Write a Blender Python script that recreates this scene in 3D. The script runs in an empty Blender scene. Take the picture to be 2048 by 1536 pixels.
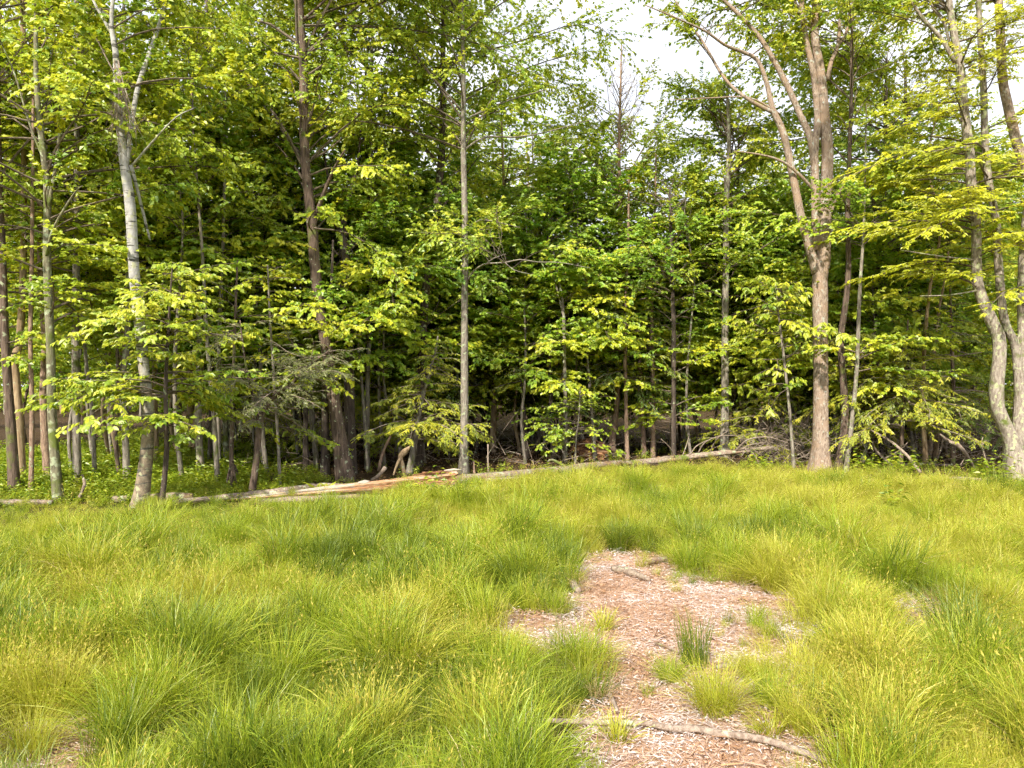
import bpy, math, random
import numpy as np

# ------------------------------------------------------------------ camera, sky, sun, exposure
SC = bpy.context.scene
COL = SC.collection
CAM_H, FPX = 2.4, 1384.0                      # camera height (m), focal length in photograph pixels (2048 wide)
cam_data = bpy.data.cameras.new('camera')
cam_data.sensor_width = 36.0
cam_data.lens = FPX / 2048 * 36.0
cam_data.clip_start, cam_data.clip_end = 0.05, 2000
cam = bpy.data.objects.new('camera', cam_data)
COL.objects.link(cam)
cam.location = (0, 0, CAM_H)
cam.rotation_euler = (math.radians(90), 0, 0)
SC.camera = cam

SUN_EL, SUN_AZ = 42.0, 24.0                   # sun high behind the camera, a little to its left
world = bpy.data.worlds.new('World')
SC.world = world
world.use_nodes = True
wn, wl = world.node_tree.nodes, world.node_tree.links
wn.clear()
w_out = wn.new('ShaderNodeOutputWorld')
w_bg = wn.new('ShaderNodeBackground')
w_sky = wn.new('ShaderNodeTexSky')
w_sky.sky_type = 'NISHITA'
w_sky.sun_disc = False
w_sky.sun_elevation = math.radians(SUN_EL)
w_sky.sun_rotation = math.radians(180 + SUN_AZ)
w_sky.dust_density = 2.0
w_tc = wn.new('ShaderNodeTexCoord')
w_map = wn.new('ShaderNodeMapping')
w_map.inputs['Scale'].default_value = (1.5, 1.5, 3.2)
w_noise = wn.new('ShaderNodeTexNoise')
w_noise.inputs['Scale'].default_value = 2.2
w_noise.inputs['Detail'].default_value = 6
w_ramp = wn.new('ShaderNodeValToRGB')
w_ramp.color_ramp.elements[0].position = 0.38
w_ramp.color_ramp.elements[0].color = (6.0, 6.25, 7.0, 1)
w_ramp.color_ramp.elements[1].position = 0.6
w_ramp.color_ramp.elements[1].color = (7.3, 7.3, 7.65, 1)
w_mix = wn.new('ShaderNodeMixRGB')
w_mix.inputs[0].default_value = 0.9          # thin bright cloud over most of the sky
wl.new(w_tc.outputs['Generated'], w_map.inputs['Vector'])
wl.new(w_map.outputs['Vector'], w_noise.inputs['Vector'])
wl.new(w_noise.outputs['Fac'], w_ramp.inputs['Fac'])
wl.new(w_sky.outputs['Color'], w_mix.inputs[1])
wl.new(w_ramp.outputs['Color'], w_mix.inputs[2])
wl.new(w_mix.outputs['Color'], w_bg.inputs['Color'])
w_bg.inputs['Strength'].default_value = 0.09
wl.new(w_bg.outputs['Background'], w_out.inputs['Surface'])

sun_data = bpy.data.lights.new('sun', 'SUN')
sun_data.energy = 3.4
sun_data.angle = math.radians(2.5)
sun_data.color = (1.0, 0.93, 0.80)
sun = bpy.data.objects.new('sun', sun_data)
COL.objects.link(sun)
sun.rotation_euler = (math.radians(90 - SUN_EL), 0, math.radians(-SUN_AZ))
sun.location = (0, -20, 30)

SC.view_settings.view_transform = 'Standard'
SC.view_settings.look = 'None'
SC.view_settings.exposure = 1.2
SC.view_settings.gamma = 1.0
SC.render.engine = 'CYCLES'
SC.cycles.max_bounces = 5
SC.cycles.diffuse_bounces = 4
SC.cycles.glossy_bounces = 1
SC.cycles.transmission_bounces = 5
SC.cycles.transparent_max_bounces = 5
SC.cycles.use_adaptive_sampling = True
SC.cycles.adaptive_threshold = 0.035
SC.cycles.adaptive_min_samples = 12
SC.cycles.debug_use_spatial_splits = True
SC.cycles.use_denoising = True
SC.cycles.denoising_prefilter = 'NONE'
SC.cycles.caustics_reflective = False
SC.cycles.caustics_refractive = False

RNG = np.random.default_rng(7)
UP = np.array([0.0, 0.0, 1.0])

# ------------------------------------------------------------------ helpers: terrain, pixels to places
def terrain(x, y):
    x = np.asarray(x, float); y = np.asarray(y, float)
    z = 0.05 * np.sin(0.9 * x + 0.4 * y) * np.sin(0.7 * y - 0.3 * x + 1.0)
    z = z + 0.03 * np.sin(2.3 * x + 1.1) * np.sin(2.0 * y + 0.6 * x)
    return z

def place(px, py):
    """where the sight line through a photograph pixel meets the ground"""
    d = CAM_H * FPX / max(py - 768.0, 20.0)
    for _ in range(8):
        x = (px - 1024.0) / FPX * d
        d = (CAM_H - float(terrain(x, d))) * FPX / max(py - 768.0, 20.0)
    x = (px - 1024.0) / FPX * d
    return np.array([x, d, float(terrain(x, d))])

def at(px, py, d):
    return np.array([(px - 1024.0) / FPX * d, d, CAM_H + (768.0 - py) / FPX * d])

def unit(v):
    v = np.asarray(v, float)
    return v / np.maximum(np.linalg.norm(v, axis=-1, keepdims=True), 1e-9)

def smooth_path(pts, step):
    """Catmull-Rom through rows of (x, y, z, radius), resampled about every step metres"""
    P = np.asarray(pts, float)
    if len(P) == 2:
        n = max(3, int(np.linalg.norm(P[1, :3] - P[0, :3]) / step) + 1)
        t = np.linspace(0, 1, n)[:, None]
        return P[0] * (1 - t) + P[1] * t
    Q = np.vstack([2 * P[0] - P[1], P, 2 * P[-1] - P[-2]])
    out = []
    for i in range(1, len(Q) - 2):
        n = max(1, int(round(np.linalg.norm(Q[i + 1, :3] - Q[i, :3]) / step)))
        t = (np.arange(n) / n)[:, None]
        a, b, c, d = Q[i - 1], Q[i], Q[i + 1], Q[i + 2]
        out.append(0.5 * (2 * b + (c - a) * t + (2 * a - 5 * b + 4 * c - d) * t ** 2 + (3 * b - a - 3 * c + d) * t ** 3))
    out.append(P[-1:])
    R = np.vstack(out)
    R[:, 3] = np.maximum(R[:, 3], 0.002)
    return R

class MB:
    """collects geometry for ONE mesh object"""
    def __init__(self):
        self.v, self.f, self.t, self.m, self.n = [], [], [], [], 0
    def add(self, verts, faces, tint=0.5, mat=0):
        verts = np.asarray(verts, float).reshape(-1, 3)
        faces = np.asarray(faces, int)
        self.v.append(verts)
        self.f.append(faces + self.n)
        self.t.append(np.broadcast_to(np.asarray(tint, float), (len(faces),)))
        self.m.append(np.full(len(faces), mat, int))
        self.n += len(verts)
        return self
    def tube(self, path, sides=8, rough=0.0, seed=0, flare=0.0, cap=True, tint=0.5, mat=0, lobes=5):
        P = np.asarray(path, float)
        c, r = P[:, :3], P[:, 3]
        t = unit(np.gradient(c, axis=0))
        mean = np.abs(unit(t.mean(0)))
        ref = np.eye(3)[int(np.argmin(mean))]
        a = unit(np.cross(t, ref)); b = np.cross(t, a)
        ang = np.linspace(0, 2 * np.pi, sides, endpoint=False)
        rr = np.repeat(r[:, None], sides, 1)
        if rough:
            g = np.random.default_rng(seed)
            nz = g.normal(0, 1, (len(P), sides))
            nz = (nz + np.roll(nz, 1, 0) + 0.5 * np.roll(nz, 1, 1)) / 1.8
            col = g.normal(0, 1, (1, sides))
            rr = rr * (1 + rough * (0.7 * nz + 0.6 * col))
        if flare:
            h = np.concatenate([[0], np.cumsum(np.linalg.norm(np.diff(c, axis=0), axis=1))])
            k = np.exp(-h / (2.2 * r[0] + 0.08))[:, None]
            rr = rr * (1 + flare * k * (0.75 + 0.5 * np.cos(lobes * ang + seed)[None, :]))
        ring = c[:, None, :] + rr[..., None] * (np.cos(ang)[None, :, None] * a[:, None, :] + np.sin(ang)[None, :, None] * b[:, None, :])
        n = len(P)
        i = np.arange(n - 1)[:, None]; j = np.arange(sides)[None, :]
        q = np.stack([i * sides + j, i * sides + (j + 1) % sides, (i + 1) * sides + (j + 1) % sides, (i + 1) * sides + j], -1).reshape(-1, 4)
        self.add(ring.reshape(-1, 3), q, tint, mat)
        if cap:
            base = self.n - n * sides
            for k, rev in ((0, True), (n - 1, False)):
                cv = c[k] + (t[k] * r[k] * 0.15 if k else -t[k] * r[k] * 0.1)
                o = base + k * sides
                ci = self.n
                self.v.append(cv[None]); self.n += 1
                f = [[o + (s + 1) % sides, o + s, ci] if rev else [o + s, o + (s + 1) % sides, ci] for s in range(sides)]
                self.f.append(np.array(f)); self.t.append(np.full(sides, 0.5 if np.ndim(tint) else tint)); self.m.append(np.full(sides, mat, int))
        return self
    def cones(self, p0, p1, r, tint=0.5, mat=0):
        """many thin three-sided twigs at once"""
        p0 = np.asarray(p0, float); p1 = np.asarray(p1, float)
        n = len(p0)
        if n == 0: return self
        t = unit(p1 - p0)
        a = unit(np.cross(t, UP + np.array([0.03, 0.01, 0]))); b = np.cross(t, a)
        r = np.broadcast_to(np.asarray(r, float), (n,))[:, None]
        v = np.stack([p0 + r * a, p0 + r * (-0.5 * a + 0.87 * b), p0 + r * (-0.5 * a - 0.87 * b), p1], 1)
        o = (np.arange(n) * 4)[:, None]
        f = np.concatenate([o + np.array([[0, 1, 3]]), o + np.array([[1, 2, 3]]), o + np.array([[2, 0, 3]])], 0)
        return self.add(v.reshape(-1, 3), f, tint, mat)
    def leaves(self, p, d, nrm, length, width, tint, fold=0.15, mat=0, wide=0.45):
        """many folded pointed leaves: p base, d direction, nrm face normal"""
        n = len(p)
        if n == 0: return self
        d = unit(d); s = unit(np.cross(d, nrm)); u = np.cross(s, d)
        L = np.broadcast_to(np.asarray(length, float), (n,))[:, None]; W = np.broadcast_to(np.asarray(width, float), (n,))[:, None]
        v = np.stack([p, p + d * L * wide + s * W * 0.5 + u * W * fold, p + d * L - u * L * 0.12, p + d * L * wide - s * W * 0.5 + u * W * fold], 1)
        q = (np.arange(n) * 4)[:, None] + np.arange(4)[None, :]
        return self.add(v.reshape(-1, 3), q, tint, mat)
    def mesh(self, name, mats, smooth=True):
        V = np.vstack(self.v) if self.v else np.zeros((0, 3))
        me = bpy.data.meshes.new(name)
        me.vertices.add(len(V))
        me.vertices.foreach_set('co', V.ravel())
        cnt = np.concatenate([np.full(len(f), f.shape[1]) for f in self.f])
        idx = np.concatenate([f.ravel() for f in self.f])
        me.loops.add(len(idx))
        me.loops.foreach_set('vertex_index', idx)
        me.polygons.add(len(cnt))
        me.polygons.foreach_set('loop_start', np.concatenate([[0], np.cumsum(cnt)[:-1]]))
        for m in mats: me.materials.append(m)
        if len(mats) > 1:
            me.polygons.foreach_set('material_index', np.concatenate(self.m))
        me.polygons.foreach_set('use_smooth', np.full(len(cnt), smooth))
        at_ = me.attributes.new('tint', 'FLOAT', 'FACE')
        at_.data.foreach_set('value', np.concatenate(self.t).astype(np.float32))
        me.update(calc_edges=True)
        me.validate()
        return me
    def build(self, name, mats, parent=None, smooth=True, kind=None, loc=None):
        if not isinstance(mats, (list, tuple)): mats = [mats]
        return link(name, self.mesh(name, mats, smooth), parent, kind, loc)

def link(name, data, parent=None, kind=None, loc=None):
    o = bpy.data.objects.new(name, data)
    COL.objects.link(o)
    if parent is not None: o.parent = parent
    if loc is not None: o.location = tuple(float(c) for c in loc)
    if kind: o['kind'] = kind
    return o

def thing(name, loc, label, cat, group=None, rz=0.0):
    o = link(name, None, loc=loc)
    o.empty_display_size = 0.3
    o.rotation_euler = (0, 0, rz)
    return tag(o, label, cat, group)

def tag(o, label, cat, group=None):
    o['label'] = label; o['category'] = cat
    if group: o['group'] = group
    return o

def copy_tree(o, loc, rz, scale, label, group):
    r = o.copy(); COL.objects.link(r)
    r.location = tuple(float(c) for c in loc); r.rotation_euler = (0, 0, rz); r.scale = (scale,) * 3
    r['label'] = label
    if group: r['group'] = group
    for ch in o.children:
        c = ch.copy(); COL.objects.link(c); c.parent = r
        for g in ch.children:
            d = g.copy(); COL.objects.link(d); d.parent = c
    return r

# ------------------------------------------------------------------ materials
def new_mat(name):
    m = bpy.data.materials.new(name); m.use_nodes = True
    nt = m.node_tree; nt.nodes.clear()
    return m, nt.nodes, nt.links, nt.nodes.new('ShaderNodeOutputMaterial')

def ramp(nodes, stops):
    r = nodes.new('ShaderNodeValToRGB')
    e = r.color_ramp.elements
    while len(e) < len(stops): e.new(0.5)
    for k, (p, c) in enumerate(stops):
        e[k].position = p; e[k].color = (*c, 1)
    return r

def leaf_mat(name, stops, trans=0.38, gloss=0.05, rough=0.45, patch=0.0):
    """thin leaf: some light is thrown back, some comes through, a little waxy gloss"""
    m, N, L, out = new_mat(name)
    at_ = N.new('ShaderNodeAttribute'); at_.attribute_name = 'tint'
    r = ramp(N, stops)
    if patch:
        geo = N.new('ShaderNodeNewGeometry')
        nz = N.new('ShaderNodeTexNoise'); nz.inputs['Scale'].default_value = 0.55; nz.inputs['Detail'].default_value = 3
        L.new(geo.outputs['Position'], nz.inputs['Vector'])
        ma = N.new('ShaderNodeMath'); ma.operation = 'MULTIPLY_ADD'
        ma.inputs[1].default_value = patch; ma.inputs[2].default_value = -0.5 * patch
        L.new(nz.outputs['Fac'], ma.inputs[0])
        ad = N.new('ShaderNodeMath'); ad.operation = 'ADD'
        L.new(at_.outputs['Fac'], ad.inputs[0]); L.new(ma.outputs[0], ad.inputs[1])
        L.new(ad.outputs[0], r.inputs['Fac'])
    else:
        L.new(at_.outputs['Fac'], r.inputs['Fac'])
    df = N.new('ShaderNodeBsdfDiffuse'); tr = N.new('ShaderNodeBsdfTranslucent'); gl = N.new('ShaderNodeBsdfGlossy')
    gl.inputs['Roughness'].default_value = rough
    gl.inputs['Color'].default_value = (0.9, 0.95, 0.85, 1)
    hs = N.new('ShaderNodeHueSaturation'); hs.inputs['Hue'].default_value = 0.49; hs.inputs['Value'].default_value = 1.6 * trans
    L.new(r.outputs['Color'], df.inputs['Color']); L.new(r.outputs['Color'], hs.inputs['Color']); L.new(hs.outputs['Color'], tr.inputs['Color'])
    m1 = N.new('ShaderNodeAddShader')              # light thrown back plus light let through
    L.new(df.outputs[0], m1.inputs[0]); L.new(tr.outputs[0], m1.inputs[1])
    m2 = N.new('ShaderNodeMixShader'); m2.inputs[0].default_value = gloss
    L.new(m1.outputs[0], m2.inputs[1]); L.new(gl.outputs[0], m2.inputs[2])
    L.new(m2.outputs[0], out.inputs['Surface'])
    return m

def bark_mat(name, a, b, fur=14.0, stretch=0.14, lichen=0.0, lich_col=(0.36, 0.40, 0.26), moss=0.0, bump=0.6, patch=None, bands=0.0, low=None):
    m, N, L, out = new_mat(name)
    tc = N.new('ShaderNodeTexCoord'); oi = N.new('ShaderNodeObjectInfo')
    mu = N.new('ShaderNodeVectorMath'); mu.operation = 'SCALE'; mu.inputs['Scale'].default_value = 37.0
    cx = N.new('ShaderNodeCombineXYZ')
    for k in range(3): L.new(oi.outputs['Random'], cx.inputs[k])
    L.new(cx.outputs[0], mu.inputs[0])
    ad = N.new('ShaderNodeVectorMath'); ad.operation = 'ADD'
    L.new(tc.outputs['Object'], ad.inputs[0]); L.new(mu.outputs[0], ad.inputs[1])
    mp = N.new('ShaderNodeMapping'); mp.inputs['Scale'].default_value = (1, 1, stretch)
    L.new(ad.outputs[0], mp.inputs['Vector'])
    n1 = N.new('ShaderNodeTexNoise'); n1.inputs['Scale'].default_value = fur; n1.inputs['Detail'].default_value = 8; n1.inputs['Roughness'].default_value = 0.65
    L.new(mp.outputs[0], n1.inputs['Vector'])
    r1 = ramp(N, [(0.34, b), (0.62, a)])
    L.new(n1.outputs['Fac'], r1.inputs['Fac'])
    col = r1.outputs['Color']
    def over(col, scale, lo, hi, c, detail=5, vec=None):
        n = N.new('ShaderNodeTexNoise'); n.inputs['Scale'].default_value = scale; n.inputs['Detail'].default_value = detail
        L.new(vec or ad.outputs[0], n.inputs['Vector'])
        r = ramp(N, [(lo, (0, 0, 0)), (hi, (1, 1, 1))]); L.new(n.outputs['Fac'], r.inputs['Fac'])
        x = N.new('ShaderNodeMixRGB'); x.inputs[2].default_value = (*c, 1)
        L.new(r.outputs['Color'], x.inputs[0]); L.new(col, x.inputs[1])
        return x.outputs['Color']
    if patch: col = over(col, 2.4, 0.5, 0.6, patch)
    if low:            # old bark at the foot: (colour, height where it gives way)
        sx = N.new('ShaderNodeSeparateXYZ'); L.new(tc.outputs['Object'], sx.inputs[0])
        nl = N.new('ShaderNodeTexNoise'); nl.inputs['Scale'].default_value = 6.0; nl.inputs['Detail'].default_value = 8
        L.new(ad.outputs[0], nl.inputs['Vector'])
        mm = N.new('ShaderNodeMath'); mm.operation = 'MULTIPLY_ADD'; mm.inputs[1].default_value = 5.0; L.new(nl.outputs['Fac'], mm.inputs[0]); L.new(sx.outputs['Z'], mm.inputs[2])
        rl = ramp(N, [(0.0, (1, 1, 1)), (1.0, (0, 0, 0))])
        mr = N.new('ShaderNodeMapRange'); mr.inputs['From Min'].default_value = low[1] + 1.5; mr.inputs['From Max'].default_value = low[1] + 3.0
        L.new(mm.outputs[0], mr.inputs['Value']); L.new(mr.outputs[0], rl.inputs['Fac'])
        rc = ramp(N, [(0.36, low[0]), (0.62, tuple(2.2 * c for c in low[0]))]); L.new(n1.outputs['Fac'], rc.inputs['Fac'])
        x = N.new('ShaderNodeMixRGB'); L.new(rl.outputs['Color'], x.inputs[0]); L.new(col, x.inputs[1]); L.new(rc.outputs['Color'], x.inputs[2])
        col = x.outputs['Color']
    if bands:
        mb = N.new('ShaderNodeMapping'); mb.inputs['Scale'].default_value = (0.5, 0.5, 3.5)
        L.new(ad.outputs[0], mb.inputs['Vector'])
        col = over(col, 5.0, 0.66 - 0.1 * bands, 0.70 - 0.1 * bands, (0.10, 0.095, 0.08), 6, mb.outputs[0])
    if lichen: col = over(col, 9.0, 0.66 - 0.16 * lichen, 0.70 - 0.14 * lichen, lich_col, 7)
    if moss: col = over(col, 3.0, 0.62 - 0.2 * moss, 0.74 - 0.2 * moss, (0.14, 0.17, 0.04), 6)
    bs = N.new('ShaderNodeBsdfPrincipled'); bs.inputs['Roughness'].default_value = 0.92
    bs.inputs['Specular IOR Level'].default_value = 0.15
    L.new(col, bs.inputs['Base Color'])
    bp = N.new('ShaderNodeBump'); bp.inputs['Strength'].default_value = bump; bp.inputs['Distance'].default_value = 0.03
    L.new(n1.outputs['Fac'], bp.inputs['Height']); L.new(bp.outputs[0], bs.inputs['Normal'])
    L.new(bs.outputs[0], out.inputs['Surface'])
    return m

def tint_mat(name, stops, rough=0.9, noise=0.0, scale=30.0, stretch=(1, 1, 1)):
    m, N, L, out = new_mat(name)
    at_ = N.new('ShaderNodeAttribute'); at_.attribute_name = 'tint'
    r = ramp(N, stops)
    fac = at_.outputs['Fac']
    bs = N.new('ShaderNodeBsdfPrincipled'); bs.inputs['Roughness'].default_value = rough; bs.inputs['Specular IOR Level'].default_value = 0.2
    if noise:
        tc = N.new('ShaderNodeTexCoord'); mp = N.new('ShaderNodeMapping'); mp.inputs['Scale'].default_value = stretch
        L.new(tc.outputs['Object'], mp.inputs['Vector'])
        n = N.new('ShaderNodeTexNoise'); n.inputs['Scale'].default_value = scale; n.inputs['Detail'].default_value = 8
        L.new(mp.outputs[0], n.inputs['Vector'])
        ma = N.new('ShaderNodeMath'); ma.operation = 'MULTIPLY_ADD'; ma.inputs[1].default_value = noise; ma.inputs[2].default_value = -0.5 * noise
        L.new(n.outputs['Fac'], ma.inputs[0])
        ad = N.new('ShaderNodeMath'); ad.operation = 'ADD'; L.new(fac, ad.inputs[0]); L.new(ma.outputs[0], ad.inputs[1])
        fac = ad.outputs[0]
        bp = N.new('ShaderNodeBump'); bp.inputs['Strength'].default_value = 0.7; bp.inputs['Distance'].default_value = 0.02
        L.new(n.outputs['Fac'], bp.inputs['Height']); L.new(bp.outputs[0], bs.inputs['Normal'])
    L.new(fac, r.inputs['Fac']); L.new(r.outputs['Color'], bs.inputs['Base Color'])
    L.new(bs.outputs[0], out.inputs['Surface'])
    return m

M = {}
M['maple'] = leaf_mat('maple_leaf', [(0.0, (0.112, 0.1904, 0.0112)), (0.5, (0.252, 0.308, 0.0157)), (1.0, (0.4144, 0.4032, 0.0224))], 0.5)
M['beech'] = leaf_mat('beech_leaf', [(0.0, (0.1128, 0.188, 0.0113)), (0.5, (0.2444, 0.2914, 0.0169)), (1.0, (0.376, 0.3666, 0.0235))], 0.5)
M['canopy'] = leaf_mat('canopy_leaf', [(0.0, (0.1176, 0.1904, 0.0146)), (0.5, (0.2296, 0.2912, 0.0202)), (1.0, (0.3808, 0.3808, 0.0269))], 0.5)
M['deep'] = leaf_mat('deep_green_leaf', [(0.0, (0.0896, 0.1848, 0.0123)), (0.5, (0.1848, 0.28, 0.0179)), (1.0, (0.3248, 0.364, 0.0246))], 0.48)
M['hemlock'] = leaf_mat('hemlock_needles', [(0.0, (0.0504, 0.0952, 0.0134)), (0.55, (0.1232, 0.1736, 0.0202)), (1.0, (0.3136, 0.3024, 0.028))], 0.35)
M['hemlock_light'] = leaf_mat('hemlock_new_needles', [(0.0, (0.1, 0.145, 0.014)), (0.5, (0.25, 0.275, 0.02)), (1.0, (0.43, 0.4, 0.03))], 0.4)
M['hemlock_grey'] = leaf_mat('dying_hemlock_needles', [(0.0, (0.08, 0.1, 0.03)), (0.5, (0.16, 0.175, 0.06)), (1.0, (0.28, 0.28, 0.12))], 0.2)
M['yellow'] = leaf_mat('yellow_spray_leaf', [(0.0, (0.2, 0.235, 0.01)), (0.5, (0.325, 0.345, 0.012)), (1.0, (0.43, 0.41, 0.016))], 0.5)
M['grass_y'] = leaf_mat('yellow_green_grass', [(0.0, (0.1546, 0.1924, 0.013)), (0.5, (0.2706, 0.2845, 0.0217)), (1.0, (0.3865, 0.3646, 0.0704))], 0.45, 0.03, patch=0.55)
M['grass_g'] = leaf_mat('green_sedge', [(0.0, (0.0806, 0.1354, 0.008)), (0.5, (0.1689, 0.2297, 0.0125)), (1.0, (0.2918, 0.3117, 0.0267))], 0.45, 0.03, patch=0.45)
M['grass_d'] = leaf_mat('dark_rush', [(0.0, (0.043, 0.0821, 0.0075)), (0.5, (0.0899, 0.1368, 0.0099)), (1.0, (0.1799, 0.2033, 0.0182))], 0.4, 0.04, patch=0.3)
M['straw'] = leaf_mat('dry_straw', [(0.0, (0.24, 0.16, 0.07)), (0.5, (0.38, 0.28, 0.13)), (1.0, (0.5, 0.4, 0.22))], 0.2, 0.02)
M['seed'] = leaf_mat('sedge_seed_head', [(0.0, (0.26, 0.22, 0.035)), (1.0, (0.4, 0.34, 0.06))], 0.2, 0.02)
M['forb'] = leaf_mat('forb_leaf', [(0.0, (0.09, 0.16, 0.010)), (0.5, (0.20, 0.26, 0.014)), (1.0, (0.33, 0.34, 0.02))], 0.38)
M['flower'] = leaf_mat('yellow_flower', [(0.0, (0.6, 0.5, 0.01)), (1.0, (0.75, 0.62, 0.02))], 0.3)
M['bark_grey'] = bark_mat('grey_bark', (0.33, 0.29, 0.24), (0.12, 0.10, 0.08), 22, 0.2, lichen=0.45, moss=0.15)
M['bark_tan'] = bark_mat('tan_bark', (0.42, 0.31, 0.19), (0.22, 0.15, 0.09), 16, 0.2, lichen=0.2)
M['bark_brown'] = bark_mat('brown_bark', (0.20, 0.145, 0.11), (0.06, 0.043, 0.034), 22, 0.12, lichen=0.25, moss=0.15, bump=0.9)
M['bark_moss'] = bark_mat('mossy_bark', (0.27, 0.25, 0.16), (0.10, 0.09, 0.06), 22, 0.2, lichen=0.7, moss=0.55)
M['bark_dark'] = bark_mat('dark_bark', (0.13, 0.10, 0.08), (0.045, 0.035, 0.03), 20, 0.14, lichen=0.25, bump=0.9)
M['bark_cherry'] = bark_mat('scaly_bark', (0.44, 0.35, 0.28), (0.17, 0.115, 0.08), 26, 0.3, lichen=0.35, lich_col=(0.42, 0.42, 0.36), bump=1.0, patch=(0.35, 0.25, 0.18))
M['bark_maple'] = bark_mat('old_maple_bark', (0.40, 0.35, 0.29), (0.17, 0.13, 0.10), 22, 0.25, lichen=0.65, lich_col=(0.44, 0.46, 0.27), moss=0.2, bump=0.8)
M['bark_birch'] = bark_mat('birch_bark', (0.46, 0.45, 0.42), (0.27, 0.255, 0.23), 14, 0.6, lichen=0.6, lich_col=(0.38, 0.38, 0.24), bands=0.9, bump=0.4, low=((0.15, 0.12, 0.085), 2.6))
M['bark_red'] = bark_mat('reddish_bark', (0.40, 0.28, 0.20), (0.17, 0.11, 0.08), 26, 0.3, lichen=0.15, bump=0.7)
M['twig'] = bark_mat('twig_bark', (0.20, 0.16, 0.12), (0.09, 0.07, 0.05), 20, 0.4, bump=0.1)
M['twig_dead'] = bark_mat('dead_twig_bark', (0.36, 0.29, 0.23), (0.19, 0.145, 0.11), 20, 0.4, lichen=0.25, bump=0.1)
M['log_grey'] = bark_mat('weathered_log', (0.40, 0.32, 0.25), (0.16, 0.115, 0.085), 24, 0.6, lichen=0.45, moss=0.35, bump=1.0, patch=(0.26, 0.17, 0.11))
M['stick'] = bark_mat('lichen_stick_bark', (0.40, 0.32, 0.26), (0.17, 0.12, 0.09), 30, 0.6, lichen=0.5, lich_col=(0.50, 0.52, 0.34), bump=0.5)
M['rot'] = tint_mat('rotten_wood', [(0.05, (0.07, 0.035, 0.02)), (0.35, (0.24, 0.115, 0.055)), (0.6, (0.42, 0.235, 0.12)), (0.85, (0.46, 0.34, 0.24)), (1.0, (0.40, 0.36, 0.31))], 0.95, 1.5, 30, (0.10, 1, 1))
M['chip'] = tint_mat('wood_chip', [(0.0, (0.17, 0.09, 0.05)), (0.25, (0.48, 0.27, 0.14)), (0.5, (0.56, 0.39, 0.29)), (0.75, (0.58, 0.47, 0.43)), (1.0, (0.70, 0.65, 0.64))], 0.9)
M['litter'] = tint_mat('leaf_litter', [(0.0, (0.06, 0.035, 0.02)), (0.5, (0.17, 0.10, 0.05)), (1.0, (0.33, 0.20, 0.10))], 0.9)
# ------------------------------------------------------------------ the setting: ground
EDGE_PX = [(-400, 1014), (0, 1012), (280, 1008), (460, 1000), (700, 985), (910, 962), (1140, 944), (1300, 932), (1450, 930), (1640, 938), (1850, 946), (2048, 962), (2500, 975)]
EDGE_X = [p[0] for p in EDGE_PX]
EDGE_D = [place(p[0], p[1])[1] for p in EDGE_PX]
def edge_depth(x, y):
    """how far out the meadow reaches along the direction of (x, y)"""
    px = 1024 + FPX * np.asarray(x) / np.maximum(np.asarray(y), 0.5)
    return np.interp(px, EDGE_X, EDGE_D)

BARE_PX = [
    [(1128, 1138), (1180, 1118), (1240, 1104), (1300, 1118), (1350, 1122), (1400, 1166), (1480, 1182), (1560, 1190), (1608, 1232), (1580, 1290), (1590, 1360), (1610, 1440), (1650, 1540), (1720, 1800), (1100, 1800), (1180, 1540), (1195, 1480), (1205, 1400), (1215, 1330), (1170, 1290), (1180, 1240), (1140, 1190)],
    [(975, 1205), (1050, 1225), (1150, 1270), (1190, 1330), (1100, 1335), (1000, 1285)],
    [(-60, 1500), (60, 1478), (150, 1462), (175, 1500), (150, 1620), (-60, 1620)],
    [(1770, 1225), (1840, 1205), (1910, 1230), (1900, 1290), (1780, 1290)],
    [(2010, 1290), (2060, 1280), (2090, 1320), (2030, 1325)],
]
BARE = [np.array([place(*p)[:2] for p in poly]) for poly in BARE_PX]
def poly_depth(x, y, poly):
    """signed distance to a polygon's edge, positive inside"""
    p = np.stack([np.ravel(x), np.ravel(y)], 1)
    inside = np.zeros(len(p), bool); dist = np.full(len(p), 1e9)
    for i in range(len(poly)):
        a, b = poly[i], poly[(i + 1) % len(poly)]
        ab = b - a
        t = np.clip(((p - a) @ ab) / (ab @ ab), 0, 1)
        dist = np.minimum(dist, np.linalg.norm(p - (a + t[:, None] * ab), axis=1))
        cross = (a[1] > p[:, 1]) != (b[1] > p[:, 1])
        with np.errstate(divide='ignore', invalid='ignore'):
            xi = (b[0] - a[0]) * (p[:, 1] - a[1]) / (b[1] - a[1]) + a[0]
        inside ^= cross & (p[:, 0] < xi)
    return np.where(inside, dist, -dist).reshape(np.shape(x))
def wob(x, y, s=1.0):
    return np.sin(3.1 * s * x + 1.3 * np.sin(2.3 * s * y)) * np.sin(2.7 * s * y + 1.7 * np.sin(1.9 * s * x + 0.5))
def bare_depth(x, y):
    d = np.max([poly_depth(x, y, b) for b in BARE], axis=0)
    return d + 0.16 * wob(x, y) + 0.10 * wob(x, y, 2.7)

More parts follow.
